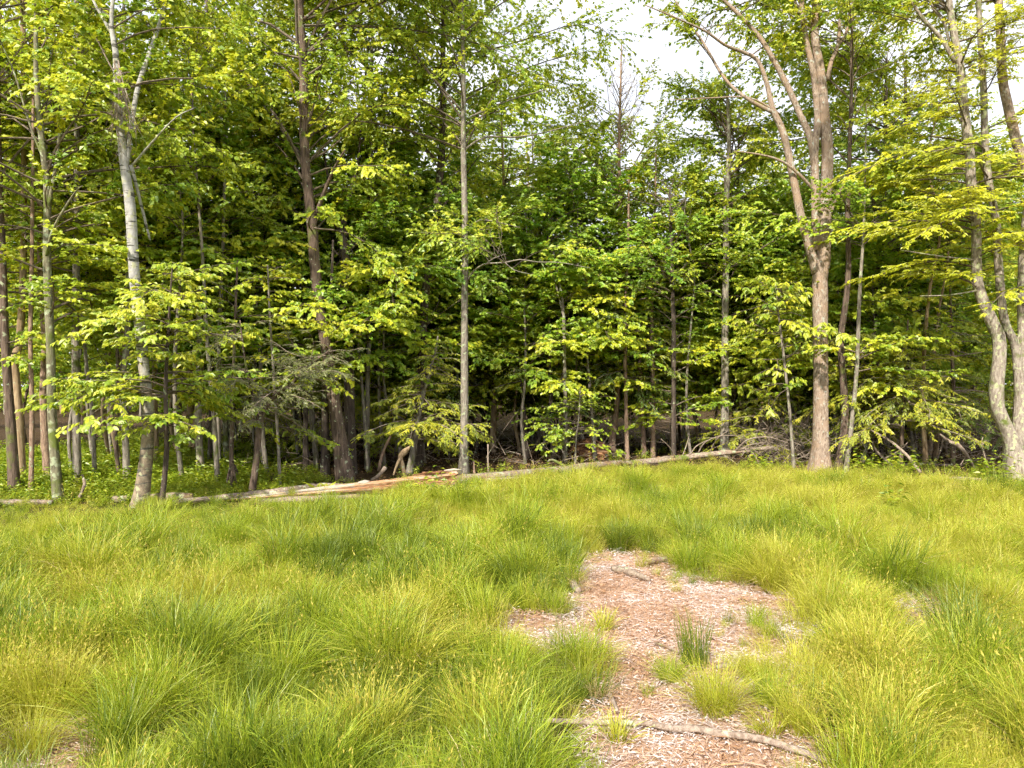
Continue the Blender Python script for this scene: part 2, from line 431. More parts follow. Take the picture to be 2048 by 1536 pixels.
def axis(a, b, step, far):
    near = np.arange(a, b, step)
    out = np.geomspace(step * 2, far, 22)
    return np.concatenate([(a - out)[::-1], near, b - step + out])
gx = axis(-15, 15, 0.2, 600); gy = axis(-2, 30, 0.2, 600)
GX, GY = np.meshgrid(gx, gy)
GZ = terrain(GX, GY) * np.exp(-np.maximum(np.hypot(GX, GY) - 60, 0) / 60)
bd = bare_depth(GX, GY)
near = np.clip(bd / 0.15 + 0.5, 0, 1)
GZ = GZ + near * 0.03
GRASSY = np.clip((edge_depth(GX, GY) + 0.4 - GY) / 0.8, 0, 1)
gm = MB()
nx, ny = len(gx), len(gy)
ii, jj = np.meshgrid(np.arange(ny - 1), np.arange(nx - 1), indexing='ij')
gm.add(np.stack([GX, GY, GZ], -1).reshape(-1, 3), np.stack([ii * nx + jj, ii * nx + jj + 1, (ii + 1) * nx + jj + 1, (ii + 1) * nx + jj], -1).reshape(-1, 4))

def ground_mat():
    m, N, L, out = new_mat('meadow_soil')
    tc = N.new('ShaderNodeTexCoord')
    def attr(n):
        a = N.new('ShaderNodeAttribute'); a.attribute_name = n; return a.outputs['Fac']
    def noise(scale, detail=6, rough=0.6):
        n = N.new('ShaderNodeTexNoise'); n.inputs['Scale'].default_value = scale; n.inputs['Detail'].default_value = detail; n.inputs['Roughness'].default_value = rough
        L.new(tc.outputs['Object'], n.inputs['Vector']); return n.outputs['Fac']
    def mix(f, a, b):
        x = N.new('ShaderNodeMixRGB'); L.new(f, x.inputs[0]); L.new(a, x.inputs[1]); L.new(b, x.inputs[2]); return x.outputs['Color']
    n1, n2 = noise(9), noise(45, 8, 0.7)
    thatch = ramp(N, [(0.35, (0.085, 0.085, 0.018)), (0.65, (0.19, 0.175, 0.04))]); L.new(n1, thatch.inputs['Fac'])
    litter = ramp(N, [(0.3, (0.035, 0.024, 0.014)), (0.55, (0.085, 0.055, 0.03)), (0.75, (0.15, 0.095, 0.05))]); L.new(n2, litter.inputs['Fac'])
    bare = ramp(N, [(0.28, (0.22, 0.12, 0.06)), (0.45, (0.46, 0.28, 0.17)), (0.6, (0.54, 0.39, 0.31)), (0.75, (0.60, 0.51, 0.47))]); L.new(n2, bare.inputs['Fac'])
    c = mix(attr('grassy'), litter.outputs['Color'], thatch.outputs['Color'])
    c = mix(attr('bare'), c, bare.outputs['Color'])
    bs = N.new('ShaderNodeBsdfPrincipled'); bs.inputs['Roughness'].default_value = 0.95; bs.inputs['Specular IOR Level'].default_value = 0.1
    bp = N.new('ShaderNodeBump'); bp.inputs['Strength'].default_value = 0.8; bp.inputs['Distance'].default_value = 0.04
    L.new(n2, bp.inputs['Height']); L.new(bp.outputs[0], bs.inputs['Normal'])
    L.new(c, bs.inputs['Base Color']); L.new(bs.outputs[0], out.inputs['Surface'])
    return m
ground = gm.build('ground', ground_mat(), kind='structure')
for nm, val in (('grassy', GRASSY), ('bare', near)):
    a_ = ground.data.attributes.new(nm, 'FLOAT', 'POINT')
    a_.data.foreach_set('value', val.ravel().astype(np.float32))

# ------------------------------------------------------------------ scattered growth: one object holds its own tufts and repeats them
def scatter(name, label_kind, templates, mats, pts, variant, rot, scl):
    """templates: list of MB; the object's mesh carries the templates and the points, its node tree repeats the ones over the others"""
    mb = MB(); tid = []
    for k, t in enumerate(templates):
        V = np.vstack(t.v)
        o = mb.n
        mb.v.append(V); mb.n += len(V)
        for f, tt, mm in zip(t.f, t.t, t.m):
            mb.f.append(f + o); mb.t.append(tt); mb.m.append(mm)
        tid += [k] * len(V)
    nT = mb.n
    mb.v.append(np.asarray(pts, float)); mb.n += len(pts)
    tid = np.array(tid + [-1] * len(pts), np.int32)
    me = mb.mesh(name, mats, False)
    def put(nm, typ, vals, key, w=1):
        full = np.zeros((len(tid), w) if w > 1 else len(tid), np.float32 if typ != 'INT' else np.int32)
        full[nT:] = vals
        a = me.attributes.new(nm, typ, 'POINT'); a.data.foreach_set(key, full.ravel())
    a = me.attributes.new('tid', 'INT', 'POINT'); a.data.foreach_set('value', tid)
    put('vid', 'INT', variant, 'value'); put('scl', 'FLOAT', scl, 'value'); put('rot', 'FLOAT_VECTOR', rot, 'vector', 3)
    o = link(name, me, kind='stuff')
    ng = bpy.data.node_groups.new(name + '_growth', 'GeometryNodeTree')
    ng.interface.new_socket('Geometry', in_out='INPUT', socket_type='NodeSocketGeometry')
    ng.interface.new_socket('Geometry', in_out='OUTPUT', socket_type='NodeSocketGeometry')
    N, L = ng.nodes, ng.links
    gi, go = N.new('NodeGroupInput'), N.new('NodeGroupOutput')
    def named(nm, typ):
        n = N.new('GeometryNodeInputNamedAttribute'); n.data_type = typ; n.inputs['Name'].default_value = nm
        return n.outputs['Attribute']
    cmp_ = N.new('FunctionNodeCompare'); cmp_.data_type = 'INT'; cmp_.operation = 'GREATER_EQUAL'
    ints = [s for s in cmp_.inputs if s.type == 'INT' and s.enabled]
    t_ = named('tid', 'INT')
    L.new(t_, ints[0]); ints[1].default_value = 0
    sep = N.new('GeometryNodeSeparateGeometry'); sep.domain = 'POINT'
    L.new(gi.outputs[0], sep.inputs['Geometry']); L.new(cmp_.outputs['Result'], sep.inputs['Selection'])
    spl = N.new('GeometryNodeSplitToInstances'); spl.domain = 'POINT'
    L.new(sep.outputs['Selection'], spl.inputs['Geometry']); L.new(t_, spl.inputs['Group ID'])
    iop = N.new('GeometryNodeInstanceOnPoints')
    L.new(sep.outputs['Inverted'], iop.inputs['Points']); L.new(spl.outputs['Instances'], iop.inputs['Instance'])
    iop.inputs['Pick Instance'].default_value = True
    L.new(named('vid', 'INT'), iop.inputs['Instance Index'])
    L.new(named('rot', 'FLOAT_VECTOR'), iop.inputs['Rotation']); L.new(named('scl', 'FLOAT'), iop.inputs['Scale'])
    L.new(iop.outputs['Instances'], go.inputs[0])
    md = o.modifiers.new('growth', 'NODES'); md.node_group = ng
    o['label'], o['category'] = label_kind
    return o

def blades(mb, rng, n, height, spread, radius, width, bend=0.9, mat=0, tint=(0.5, 0.22), seg=4, lean=(0, 0)):
    """arching grass blades leaving a tuft"""
    az = rng.uniform(0, 2 * np.pi, n)
    r0 = radius * np.sqrt(rng.uniform(0, 1, n)); a0 = az + rng.normal(0, 0.7, n)
    base = np.stack([r0 * np.cos(a0), r0 * np.sin(a0), np.full(n, -0.03)], 1)
    h = height * rng.uniform(0.55, 1.1, n)
    out = spread * h * rng.beta(1.6, 1.8, n) * 1.6
    hd = np.stack([np.cos(az), np.sin(az), np.zeros(n)], 1) + np.array([lean[0], lean[1], 0])
    side = np.stack([-np.sin(az), np.cos(az), np.zeros(n)], 1) + rng.normal(0, 0.35, (n, 3))
    side = unit(side)
    rows = []
    tw = rng.normal(0, 0.06, (n, 3))
    for k in range(seg + 1):
        s = k / seg
        c = base + hd * (out * s ** 1.7)[:, None] + UP * (h * (s - bend * 0.33 * (out / np.maximum(h, 0.05)) * s ** 3))[:, None] + tw * (h * s * (1 - s))[:, None] * 2
        w = width * (1.0 - 0.25 * s) if k < seg else width * 0.12
        rows.append(np.stack([c - side * w / 2, c + side * w / 2], 1))
    V = np.stack(rows, 1).reshape(n, -1, 3)
    f = []
    for k in range(seg):
        f.append([2 * k, 2 * k + 1, 2 * k + 3, 2 * k + 2])
    F = ((np.arange(n) * (2 * (seg + 1)))[:, None, None] + np.array(f)[None]).reshape(-1, 4)
    T = np.clip(np.repeat(np.clip(rng.normal(tint[0], tint[1], n), 0, 1), seg) + np.tile(0.45 * np.clip((np.arange(seg) + 0.5) / seg - 0.5, 0, 1), n), 0, 1)      # tips yellowing
    mb.add(V.reshape(-1, 3), F, T, mat)
    return rows[-1].mean(1)

def seed_heads(mb, rng, n, height, radius, mat_stem, mat_head):
    az = rng.uniform(0, 2 * np.pi, n)
    b = np.stack([radius * np.cos(az), radius * np.sin(az), np.zeros(n)], 1) * rng.uniform(0, 1, (n, 1))
    h = height * rng.uniform(0.8, 1.15, n)
    d = np.stack([np.cos(az) * 0.35, np.sin(az) * 0.35, np.ones(n)], 1) + rng.normal(0, 0.12, (n, 3))
    tip = b + d * h[:, None]
    mb.cones(b, tip, 0.0022, 0.6, mat_stem)
    for k in range(3):
        p = tip - d * 0.045 * k + rng.normal(0, 0.008, (n, 3))
        mb.leaves(p, d + rng.normal(0, 0.4, (n, 3)), rng.normal(0, 1, (n, 3)), 0.036, 0.009, rng.uniform(0, 1, n), 0.3, mat_head)

def tuft(seed, n, height, spread, radius, width, mat, heads=0, tint=(0.5, 0.22), bend=0.9, seg=4, lean=(0, 0), straw=0):
    rng = np.random.default_rng(seed); mb = MB()
    blades(mb, rng, n, height, spread, radius, width, bend, mat, tint, seg, lean)
    if straw: blades(mb, rng, straw, height * 0.7, spread * 1.3, radius, width, 1.2, 3, (0.5, 0.25), 3)
    if heads: seed_heads(mb, rng, heads, height * 0.98, radius, mat, 4)
    return mb

def forb(seed, n_stem, height, leaf, mat=5, spread=0.25):
    rng = np.random.default_rng(seed); mb = MB()
    az = rng.uniform(0, 2 * np.pi, n_stem)
    h = height * rng.uniform(0.5, 1.1, n_stem)
    b = np.stack([np.cos(az), np.sin(az), np.zeros(n_stem)], 1) * rng.uniform(0.02, spread, (n_stem, 1))
    tip = b + np.stack([np.cos(az) * 0.25, np.sin(az) * 0.25, np.ones(n_stem)], 1) * h[:, None]
    mb.cones(b, tip, 0.004, 0.3, mat)
    per = 8
    s = np.tile(np.linspace(0.25, 1.0, per), n_stem)[:, None]
    i = np.repeat(np.arange(n_stem), per)
    p = b[i] * (1 - s) + tip[i] * s
    a = rng.uniform(0, 2 * np.pi, len(i))
    d = np.stack([np.cos(a), np.sin(a), rng.uniform(-0.3, 0.3, len(i))], 1)
    nr = UP + rng.normal(0, 0.35, (len(i), 3))
    mb.leaves(p, d, nr, leaf * rng.uniform(0.7, 1.2, len(i)), leaf * 0.45, np.clip(rng.normal(0.5, 0.25, len(i)), 0, 1), 0.15, mat)
    return mb

GM = [M['grass_y'], M['grass_g'], M['grass_d'], M['straw'], M['seed'], M['forb'], M['flower']]
T_FIELD = [
    tuft(1, 110, 0.42, 0.75, 0.17, 0.0045, 0, straw=18), tuft(2, 110, 0.38, 0.85, 0.19, 0.0045, 0, heads=5, straw=8), tuft(3, 105, 0.47, 0.65, 0.16, 0.0045, 0, heads=14),
    tuft(4, 110, 0.52, 0.75, 0.15, 0.005, 1), tuft(5, 105, 0.48, 0.9, 0.17, 0.005, 1, straw=18), tuft(6, 100, 0.54, 0.6, 0.14, 0.005, 1, heads=14),
    tuft(7, 85, 0.55, 0.45, 0.13, 0.005, 2, tint=(0.5, 0.25)), tuft(8, 90, 0.50, 0.65, 0.13, 0.005, 2),
    tuft(9, 80, 0.32, 0.9, 0.16, 0.0045, 0, straw=30), tuft(10, 80, 0.22, 0.9, 0.15, 0.0045, 3, straw=10),
    tuft(11, 90, 0.44, 0.7, 0.17, 0.005, 0, heads=26), tuft(12, 90, 0.30, 0.8, 0.15, 0.005, 1),
]
def fbm(x, y, s):
    return 0.5 + 0.28 * np.sin(x * 1.1 * s + 1.7 * np.sin(y * 0.9 * s + 0.4)) * np.cos(y * 1.3 * s + 1.1 * np.sin(x * 0.8 * s + 2.0)) + 0.22 * np.sin(2.7 * x * s + y * 1.9 * s) * np.sin(2.2 * y * s - 1.4 * x * s + 1.0)

STICK = np.array([place(a, b)[:2] for a, b in ((1062, 1460), (1290, 1467), (1440, 1490), (1520, 1499), (1580, 1518), (1660, 1546))])
def field_points():
    rng = np.random.default_rng(21); P = []
    for lo, hi, step in ((2.6, 6.0, 0.120), (6.0, 10.0, 0.135), (10.0, 24.5, 0.165)):
        X, Y = np.meshgrid(np.arange(-20, 20, step), np.arange(lo, hi, step))
        X = X + rng.uniform(-.5, .5, X.shape) * step; Y = Y + rng.uniform(-.5, .5, X.shape) * step
        k = (np.abs(X) < 0.76 * Y + 1.6)
        P.append(np.stack([X[k], Y[k]], 1))
    P = np.vstack(P)
    x, y = P[:, 0], P[:, 1]
    bd = bare_depth(x, y)
    sx_, sy_ = STICK[:, 0], STICK[:, 1]
    front = np.interp(x, sx_, sy_) - y                    # kept open just before the long stick
    clear_ = (x > sx_[0]) & (x < sx_[-1]) & (front > -0.12) & (front < np.where(x < 1.0, 0.75, 0.42)) & (rng.uniform(0, 1, len(x)) < 0.85)
    keep = ~clear_ & ((y < edge_depth(x, y) + 0.15) | ((y < edge_depth(x, y) + 1.3) & (rng.uniform(0, 1, len(x)) < 0.22))) & ((bd < -0.02) | ((rng.uniform(0, 1, len(x)) < np.where(x > 1.75 - 0.05 * y, 0.34, 0.09)) & (bd < np.where(x > 1.2, 0.6, 0.45))))
    dens = fbm(x, y, 1.6)
    keep &= rng.uniform(0, 1, len(x)) < np.clip(0.6 + 1.0 * dens, 0.55, 1.0)
    P, bd = P[keep], bd[keep]; x, y = P[:, 0], P[:, 1]
    n = len(P)
    # tussocks: the grass heaps up round scattered crowns and sinks to hollows between them
    c = []
    while len(c) < 900:
        yy = 3.0 + 19 * rng.uniform() ** 0.8; xx = rng.uniform(-1, 1) * (0.76 * yy + 1.4)
        if all((xx - a) ** 2 + (yy - b) ** 2 > 0.4 ** 2 for a, b in c): c.append((xx, yy))
        elif rng.uniform() < 0.0004: break
    c = np.array(c)
    near_d = np.full(n, 9.0); near_i = np.zeros(n, int)
    for i, (a, b) in enumerate(c):
        dd = np.hypot(x - a, y - b); k = dd < near_d
        near_d[k] = dd[k]; near_i[k] = i
    size = rng.uniform(0.15, 1.0, len(c))[near_i]
    mound = np.exp(-(near_d / 0.25) ** 2) * size
    away = np.stack([x, y], 1) - c[near_i]
    away = away / np.maximum(near_d, 0.05)[:, None] * np.clip(near_d / 0.3, 0, 1)[:, None]
    lush = 0.42 * (rng.uniform(0, 1, len(c))[near_i] - 0.5) + fbm(x + 5, y + 2, 0.75) + rng.normal(0, 0.10, n)           # where the dark sedges and rushes stand
    lush += 0.0 + 0.12 * np.clip((10 - y) / 5, -1.6, 1) - 0.07 * np.clip(x / 4, -1, 1.5)
    u = rng.uniform(0, 1, n)
    v = np.where(lush > 0.66, np.where(u < 0.4, 6, np.where(u < .6, 7, np.where(u < .8, 3, 4))), np.where(lush > 0.47, np.where(u < .35, 3, np.where(u < .6, 4, np.where(u < 0.8, 5, 0))), np.where(u < .35, 0, np.where(u < .62, 1, np.where(u < .85, 2, 8)))))
    v = np.where((y < 7.5) & (u > 0.72) & (lush < 0.6), 10, v)
    edge = (bd > -0.25) & (rng.uniform(0, 1, n) < 0.55)
    v = np.where(edge, np.where(rng.uniform(0, 1, n) < 0.5, 9, 8), v)
    s_cap = np.interp(y, [3.2, 5.2], [0.7, 2.0])
    v = np.where((mound < 0.12) & (rng.uniform(0, 1, n) < 0.25), 8, v)
    s = (0.55 + 0.85 * mound) * rng.uniform(0.8, 1.2, n)
    s = s * np.interp(y, [3, 8, 13, 20], [0.92, 1.02, 1.0, 0.92]) * np.interp(edge_depth(x, y) - y, [0.2, 1.0, 4.0], [0.20, 0.36, 1.0])
    s = np.minimum(np.where(edge, s * 0.6, s), s_cap) * np.where(bd > 0, 0.5, 1.0)
    z = terrain(x, y) + 0.18 * mound
    rot = np.stack([rng.normal(0, 0.17, n) - 0.20 * away[:, 1] * size, rng.normal(0, 0.17, n) + 0.20 * away[:, 0] * size, rng.uniform(0, 6.283, n)], 1)
    return np.stack([x, y, z], 1), v, rot, s
fp, fv, fr, fs = field_points()
scatter('meadow_grass', ('yellow green sedge and grass covering the open meadow', 'grass'), T_FIELD, GM, fp, fv, fr, fs)
print('grass tufts', len(fp))

# low leafy growth under the trees
def under_points():
    rng = np.random.default_rng(33); P = []
    X, Y = np.meshgrid(np.arange(-16, 16, 0.17), np.arange(12.5, 34, 0.17))
    X = X + rng.uniform(-.1, .1, X.shape); Y = Y + rng.uniform(-.1, .1, X.shape)
    x, y = X.ravel(), Y.ravel()
    e = edge_depth(x, y); px = 1024 + FPX * x / y + 90 * (fbm(x, y, 1.1) - 0.5) + rng.normal(0, 45, len(x))
    d = y - e
    p = np.where(px < 470, np.clip(1.0 - d / 16, 0, 1), np.where(px < 640, np.clip(0.7 - d / 6, 0.05, 1), np.where(px < 1150, np.clip(0.16 - d / 12, 0.02, 1), np.where(px < 1640, np.clip(0.18 - d / 10, 0.02, 1), np.clip(0.5 - d / 5, 0.03, 1)))))
    k = (d > -0.3) & (rng.uniform(0, 1, len(x)) < p) & (np.abs(x) < 0.78 * y + 1.5)
    x, y = x[k], y[k]; n = len(x)
    v = rng.choice(5, n, p=[0.3, 0.27, 0.2, 0.13, 0.10])
    rot = np.stack([np.zeros(n), np.zeros(n), rng.uniform(0, 6.28, n)], 1)
    px = 1024 + FPX * x / y
    return np.stack([x, y, terrain(x, y)], 1), v, rot, rng.uniform(0.6, 1.25, n) * np.where(px < 640, 0.85, 0.55) * np.interp(y - edge_depth(x, y), [0, 2], [0.5, 1.0])
up_, uv_, ur_, us_ = under_points()
scatter('undergrowth', ('low leafy green seedlings and ground cover under the trees', 'undergrowth'),
        [forb(41, 9, 0.34, 0.10), forb(42, 7, 0.45, 0.13), tuft(43, 45, 0.36, 0.7, 0.12, 0.007, 0), forb(44, 12, 0.24, 0.08), forb(45, 6, 0.6, 0.15)], GM, up_, uv_, ur_, us_)

# wood chips and shredded straw on the bare ground
def chips():
    rng = np.random.default_rng(5); mb = MB()
    n = 150000
    x = rng.uniform(-4.2, 5.2, n); y = 3.4 + 7.0 * rng.uniform(0, 1, n) ** 1.2
    k = bare_depth(x, y) > -0.10
    x, y = x[k], y[k]; n = len(x)
    a = rng.uniform(0, 6.283, n)
    d = np.stack([np.cos(a), np.sin(a), rng.normal(0, 0.16, n)], 1)
    nr = UP + rng.normal(0, 0.32, (n, 3))
    p = np.stack([x, y, terrain(x, y) + 0.035 + rng.uniform(0, 0.03, n)], 1)
    straw = rng.uniform(0, 1, n) < 0.55
    L = np.where(straw, rng.uniform(0.05, 0.20, n), rng.uniform(0.015, 0.065, n)); W = np.where(straw, 0.0045, rng.uniform(0.005, 0.017, n))
    t = np.clip(np.where(straw, rng.normal(0.5, 0.2, n), rng.normal(0.66, 0.26, n)) + 0.9 * (fbm(x, y, 2.2) - 0.5) + 0.5 * (fbm(x + 3, y, 7.0) - 0.5), 0, 1)
    mb.leaves(p, d, nr, L, W, t, 0.12, 0, 0.3)
    n = 420                                          # broken twigs among the chips
    x = rng.uniform(-3.8, 4.4, n); y = 3.6 + 6.6 * rng.uniform(0, 1, n) ** 1.2
    k = bare_depth(x, y) > 0.0; x, y = x[k], y[k]; n = len(x)
    a = rng.uniform(0, 6.283, n); L = rng.uniform(0.08, 0.34, n)[:, None]
    p0 = np.stack([x, y, terrain(x, y) + 0.05 + rng.uniform(0, 0.02, n)], 1)
    mb.cones(p0, p0 + np.stack([np.cos(a), np.sin(a), rng.normal(0.02, 0.08, n)], 1) * L, rng.uniform(0.003, 0.008, n), np.tile(np.clip(rng.normal(0.15, 0.2, n), 0, 1), 3))
    return mb.build('wood_chips', M['chip'], smooth=False, kind='stuff')
o = chips(); o['label'] = 'pinkish tan wood chips and shredded straw on bare ground'; o['category'] = 'wood chips'

def litter():
    rng = np.random.default_rng(6); mb = MB(); n = 15000
    x = rng.uniform(-14, 16, n); y = rng.uniform(13, 30, n)
    k = y > edge_depth(x, y); x, y = x[k], y[k]; n = len(x)
    a = rng.uniform(0, 6.283, n)
    d = np.stack([np.cos(a), np.sin(a), rng.normal(0, 0.2, n)], 1)
    mb.leaves(np.stack([x, y, terrain(x, y) + 0.02], 1), d, UP + rng.normal(0, 0.4, (n, 3)), rng.uniform(0.06, 0.13, n), 0.06, rng.uniform(0, 1, n))
    return mb.build('leaf_litter', M['litter'], smooth=False, kind='stuff')
o = litter(); o['label'] = 'brown dead leaf litter on the shaded forest floor'; o['category'] = 'leaf litter'
# ------------------------------------------------------------------ trees
def spine_at(path, z):
    zz = path[:, 2]
    o = np.argsort(zz)
    return np.stack([np.interp(z, zz[o], path[o, k]) for k in range(4)], 1)

def grow(rng, starts, az, L, elev, droop, twigs=5.0, twig_len=0.38, leaf=0.12, lw=0.55, per_m=13, tilt=0.4, hang=0.25,
         tint=(0.5, 0.22), r0=0.02, flat=1.0, needles=False, s_min=0.1, wiggle=0.05, leaf_keep=1.0, bmb=None, cmb=None, leaf_pick=None, sides=4, face=0.85, twig_r=1.0):
    """branches from given starts with twigs and leaves; adds wood to bmb and leaves to cmb"""
    B = len(starts)
    if B == 0: return
    h = np.stack([np.cos(az), np.sin(az), np.zeros(B)], 1)
    lat = np.stack([-np.sin(az), np.cos(az), np.zeros(B)], 1)
    ph, amp = rng.uniform(0, 6.28, B), rng.normal(0, wiggle, B)
    ce, se = np.cos(elev), np.sin(elev)
    def pos(b, s):
        return starts[b] + L[b][:, None] * ((ce[b] * s)[:, None] * h[b] + (se[b] * s - droop[b] * s ** 2)[:, None] * UP
               + (amp[b] * np.sin(ph[b] + 5 * s) - amp[b] * np.sin(ph[b]))[:, None] * lat[b] + (0.4 * amp[b] * np.sin(2 * ph[b] + 7 * s) - 0.4 * amp[b] * np.sin(2 * ph[b]))[:, None] * UP)
    def tan(b, s):
        return unit((ce[b])[:, None] * h[b] + (se[b] - 2 * droop[b] * s)[:, None] * UP + (5 * amp[b] * np.cos(ph[b] + 5 * s))[:, None] * lat[b])
    K = 7
    S = np.linspace(0, 1, K)
    allb = np.arange(B)
    R0 = np.broadcast_to(np.asarray(r0, float), (B,))
    rings = []
    ang = np.linspace(0, 2 * np.pi, sides, endpoint=False)
    for s in S:
        sv = np.full(B, s)
        c = pos(allb, sv); t = tan(allb, sv)
        a = unit(np.cross(t, UP + 1e-3)); n_ = np.cross(a, t)
        r = (R0 * (1 - 0.88 * s) + 0.002)[:, None, None]
        rings.append(c[:, None, :] + r * (np.cos(ang)[None, :, None] * a[:, None, :] + np.sin(ang)[None, :, None] * n_[:, None, :]))
    V = np.stack(rings, 1)
    i = np.arange(K - 1)[:, None]; j = np.arange(sides)[None, :]
    q = np.stack([i * sides + j, i * sides + (j + 1) % sides, (i + 1) * sides + (j + 1) % sides, (i + 1) * sides + j], -1).reshape(-1, 4)
    bmb.add(V.reshape(-1, 3), ((allb * K * sides)[:, None, None] + q[None]).reshape(-1, 4))
    nt = np.maximum(2, rng.poisson(np.maximum(L * twigs, 2.0)))
    tb = np.repeat(allb, nt)
    n = len(tb)
    s = s_min + (1 - s_min) * rng.uniform(0, 1, n) ** 0.8
    s[np.cumsum(nt) - 1] = 1.0
    p0 = pos(tb, s); t = tan(tb, s)
    sgn = rng.choice([-1.0, 1.0], n); th = rng.uniform(0.5, 1.25, n) * sgn * np.where(s > 0.97, 0.25, 1)
    hor = unit(t * np.array([1, 1, 0]))
    perp = np.stack([-hor[:, 1], hor[:, 0], np.zeros(n)], 1)
    d = hor * np.cos(th)[:, None] + perp * np.sin(th)[:, None] + UP * (t[:, 2] * 0.7 + rng.normal(0.05, 0.62 - 0.5 * flat, n))[:, None]
    d = unit(d)
    tl = np.clip(twig_len * L[tb] * (1.15 - 0.75 * s), 0.16, 1.3) * rng.uniform(0.6, 1.25, n)
    tdroop = np.where(needles, 0.28, 0.16) * rng.uniform(0.4, 1.5, n)
    def tpos(k, u): return p0[k] + tl[k][:, None] * (d[k] * u[:, None] - UP * (tdroop[k] * u ** 2)[:, None])
    al = np.arange(n)
    half = np.full(n, 0.55)
    mid = tpos(al, half)
    bmb.cones(p0, mid + (mid - p0) * 0.05, (0.0035 + 0.004 * tl) * twig_r)
    bmb.cones(mid, tpos(al, np.ones(n)), 0.003 * twig_r)
    nl = np.maximum(2, rng.poisson(tl * per_m * leaf_keep))
    if leaf_keep <= 0: return
    if leaf_keep < 1: nl = np.where(rng.uniform(0, 1, n) < leaf_keep, nl, 0)
    k = np.repeat(al, nl)
    m = len(k)
    u = 0.08 + 0.95 * rng.uniform(0, 1, m)
    p = tpos(k, u)
    tv = unit(d[k] - UP * (2 * tdroop[k] * u)[:, None])
    th2 = (rng.uniform(0.7, 1.2, m) if needles else rng.uniform(0.3, 1.3, m)) * rng.choice([-1.0, 1.0], m)
    hor = unit(tv * np.array([1, 1, 0.0])); perp = np.stack([-hor[:, 1], hor[:, 0], np.zeros(m)], 1)
    ld = unit(hor * np.cos(th2)[:, None] + perp * np.sin(th2)[:, None] + UP * (tv[:, 2] - hang * rng.uniform(0.2, 1.8, m))[:, None])
    nr = UP * 0.85 - np.array([0, face, 0]) + rng.normal(0, tilt, (m, 3))          # leaves turn to the open, sunny side
    LL = leaf * rng.uniform(0.5, 1.4, m)
    twig_tint = rng.normal(0, tint[1] * 0.6, n)[k]
    br_tint = rng.normal(0, tint[1] * 0.6, B)[tb][k]
    tt = np.clip(tint[0] + twig_tint + br_tint + rng.normal(0, tint[1] * 0.7, m), 0, 1)
    if leaf_pick is not None:
        leaf_pick.append((p, ld, nr, LL, LL * lw, tt))
    else:
        cmb.leaves(p, ld, nr, LL, LL * lw, tt, mat=getattr(cmb, 'cur', 0))

STYLE = {   # how each kind of tree carries its leaves
    'maple':   dict(elev=(0.30, 0.18), droop=(0.22, 0.08), twigs=9.0, leaf=0.10, lw=0.78, per_m=26, tilt=0.38, hang=0.30, flat=0.9, mat='maple'),
    'maple_high': dict(elev=(0.55, 0.28), droop=(0.28, 0.12), twigs=9.0, leaf=0.10, lw=0.78, per_m=27, tilt=0.55, hang=0.35, flat=0.15, s_min=0.38, mat='maple'),
    'beech':   dict(elev=(0.22, 0.15), droop=(0.25, 0.08), twigs=8.5, leaf=0.105, lw=0.55, per_m=32, tilt=0.30, hang=0.35, flat=1.0, mat='beech'),
    'canopy':  dict(elev=(0.62, 0.25), droop=(0.25, 0.12), twigs=9.0, leaf=0.10, lw=0.66, per_m=27, tilt=0.65, hang=0.38, flat=0.1, s_min=0.36, mat='canopy'),
    'deep':    dict(elev=(0.45, 0.2), droop=(0.22, 0.08), twigs=9.0, leaf=0.10, lw=0.7, per_m=26, tilt=0.45, hang=0.32, flat=0.7, mat='deep'),
    'hemlock': dict(elev=(0.08, 0.14), droop=(0.22, 0.10), twigs=9.0, leaf=0.085, lw=0.30, per_m=50, tilt=0.25, hang=0.22, flat=1.0, mat='hemlock', needles=True),
    'hemlock_light': dict(elev=(0.12, 0.16), droop=(0.26, 0.10), twigs=9.0, leaf=0.085, lw=0.30, per_m=55, tilt=0.3, hang=0.3, flat=1.0, mat='hemlock_light', needles=True),
    'hemlock_grey': dict(elev=(0.10, 0.3), droop=(0.12, 0.12), twigs=13.0, leaf=0.075, lw=0.24, per_m=52, tilt=0.6, hang=0.15, flat=0.8, mat='hemlock_grey', needles=True),
    'yellow':  dict(elev=(0.25, 0.16), droop=(0.20, 0.08), twigs=11.0, leaf=0.085, lw=0.40, per_m=44, tilt=0.25, hang=0.22, flat=1.0, mat='yellow'),
    'hickory': dict(elev=(0.30, 0.2), droop=(0.28, 0.10), twigs=6.0, leaf=0.15, lw=0.42, per_m=22, tilt=0.35, hang=0.75, flat=0.8, mat='beech'),
    'dead':    dict(elev=(0.85, 0.2), droop=(-0.1, 0.08), twigs=5.0, leaf=0.1, lw=0.5, per_m=0, tilt=0.4, hang=0.2, flat=0.3, mat='canopy'),
}

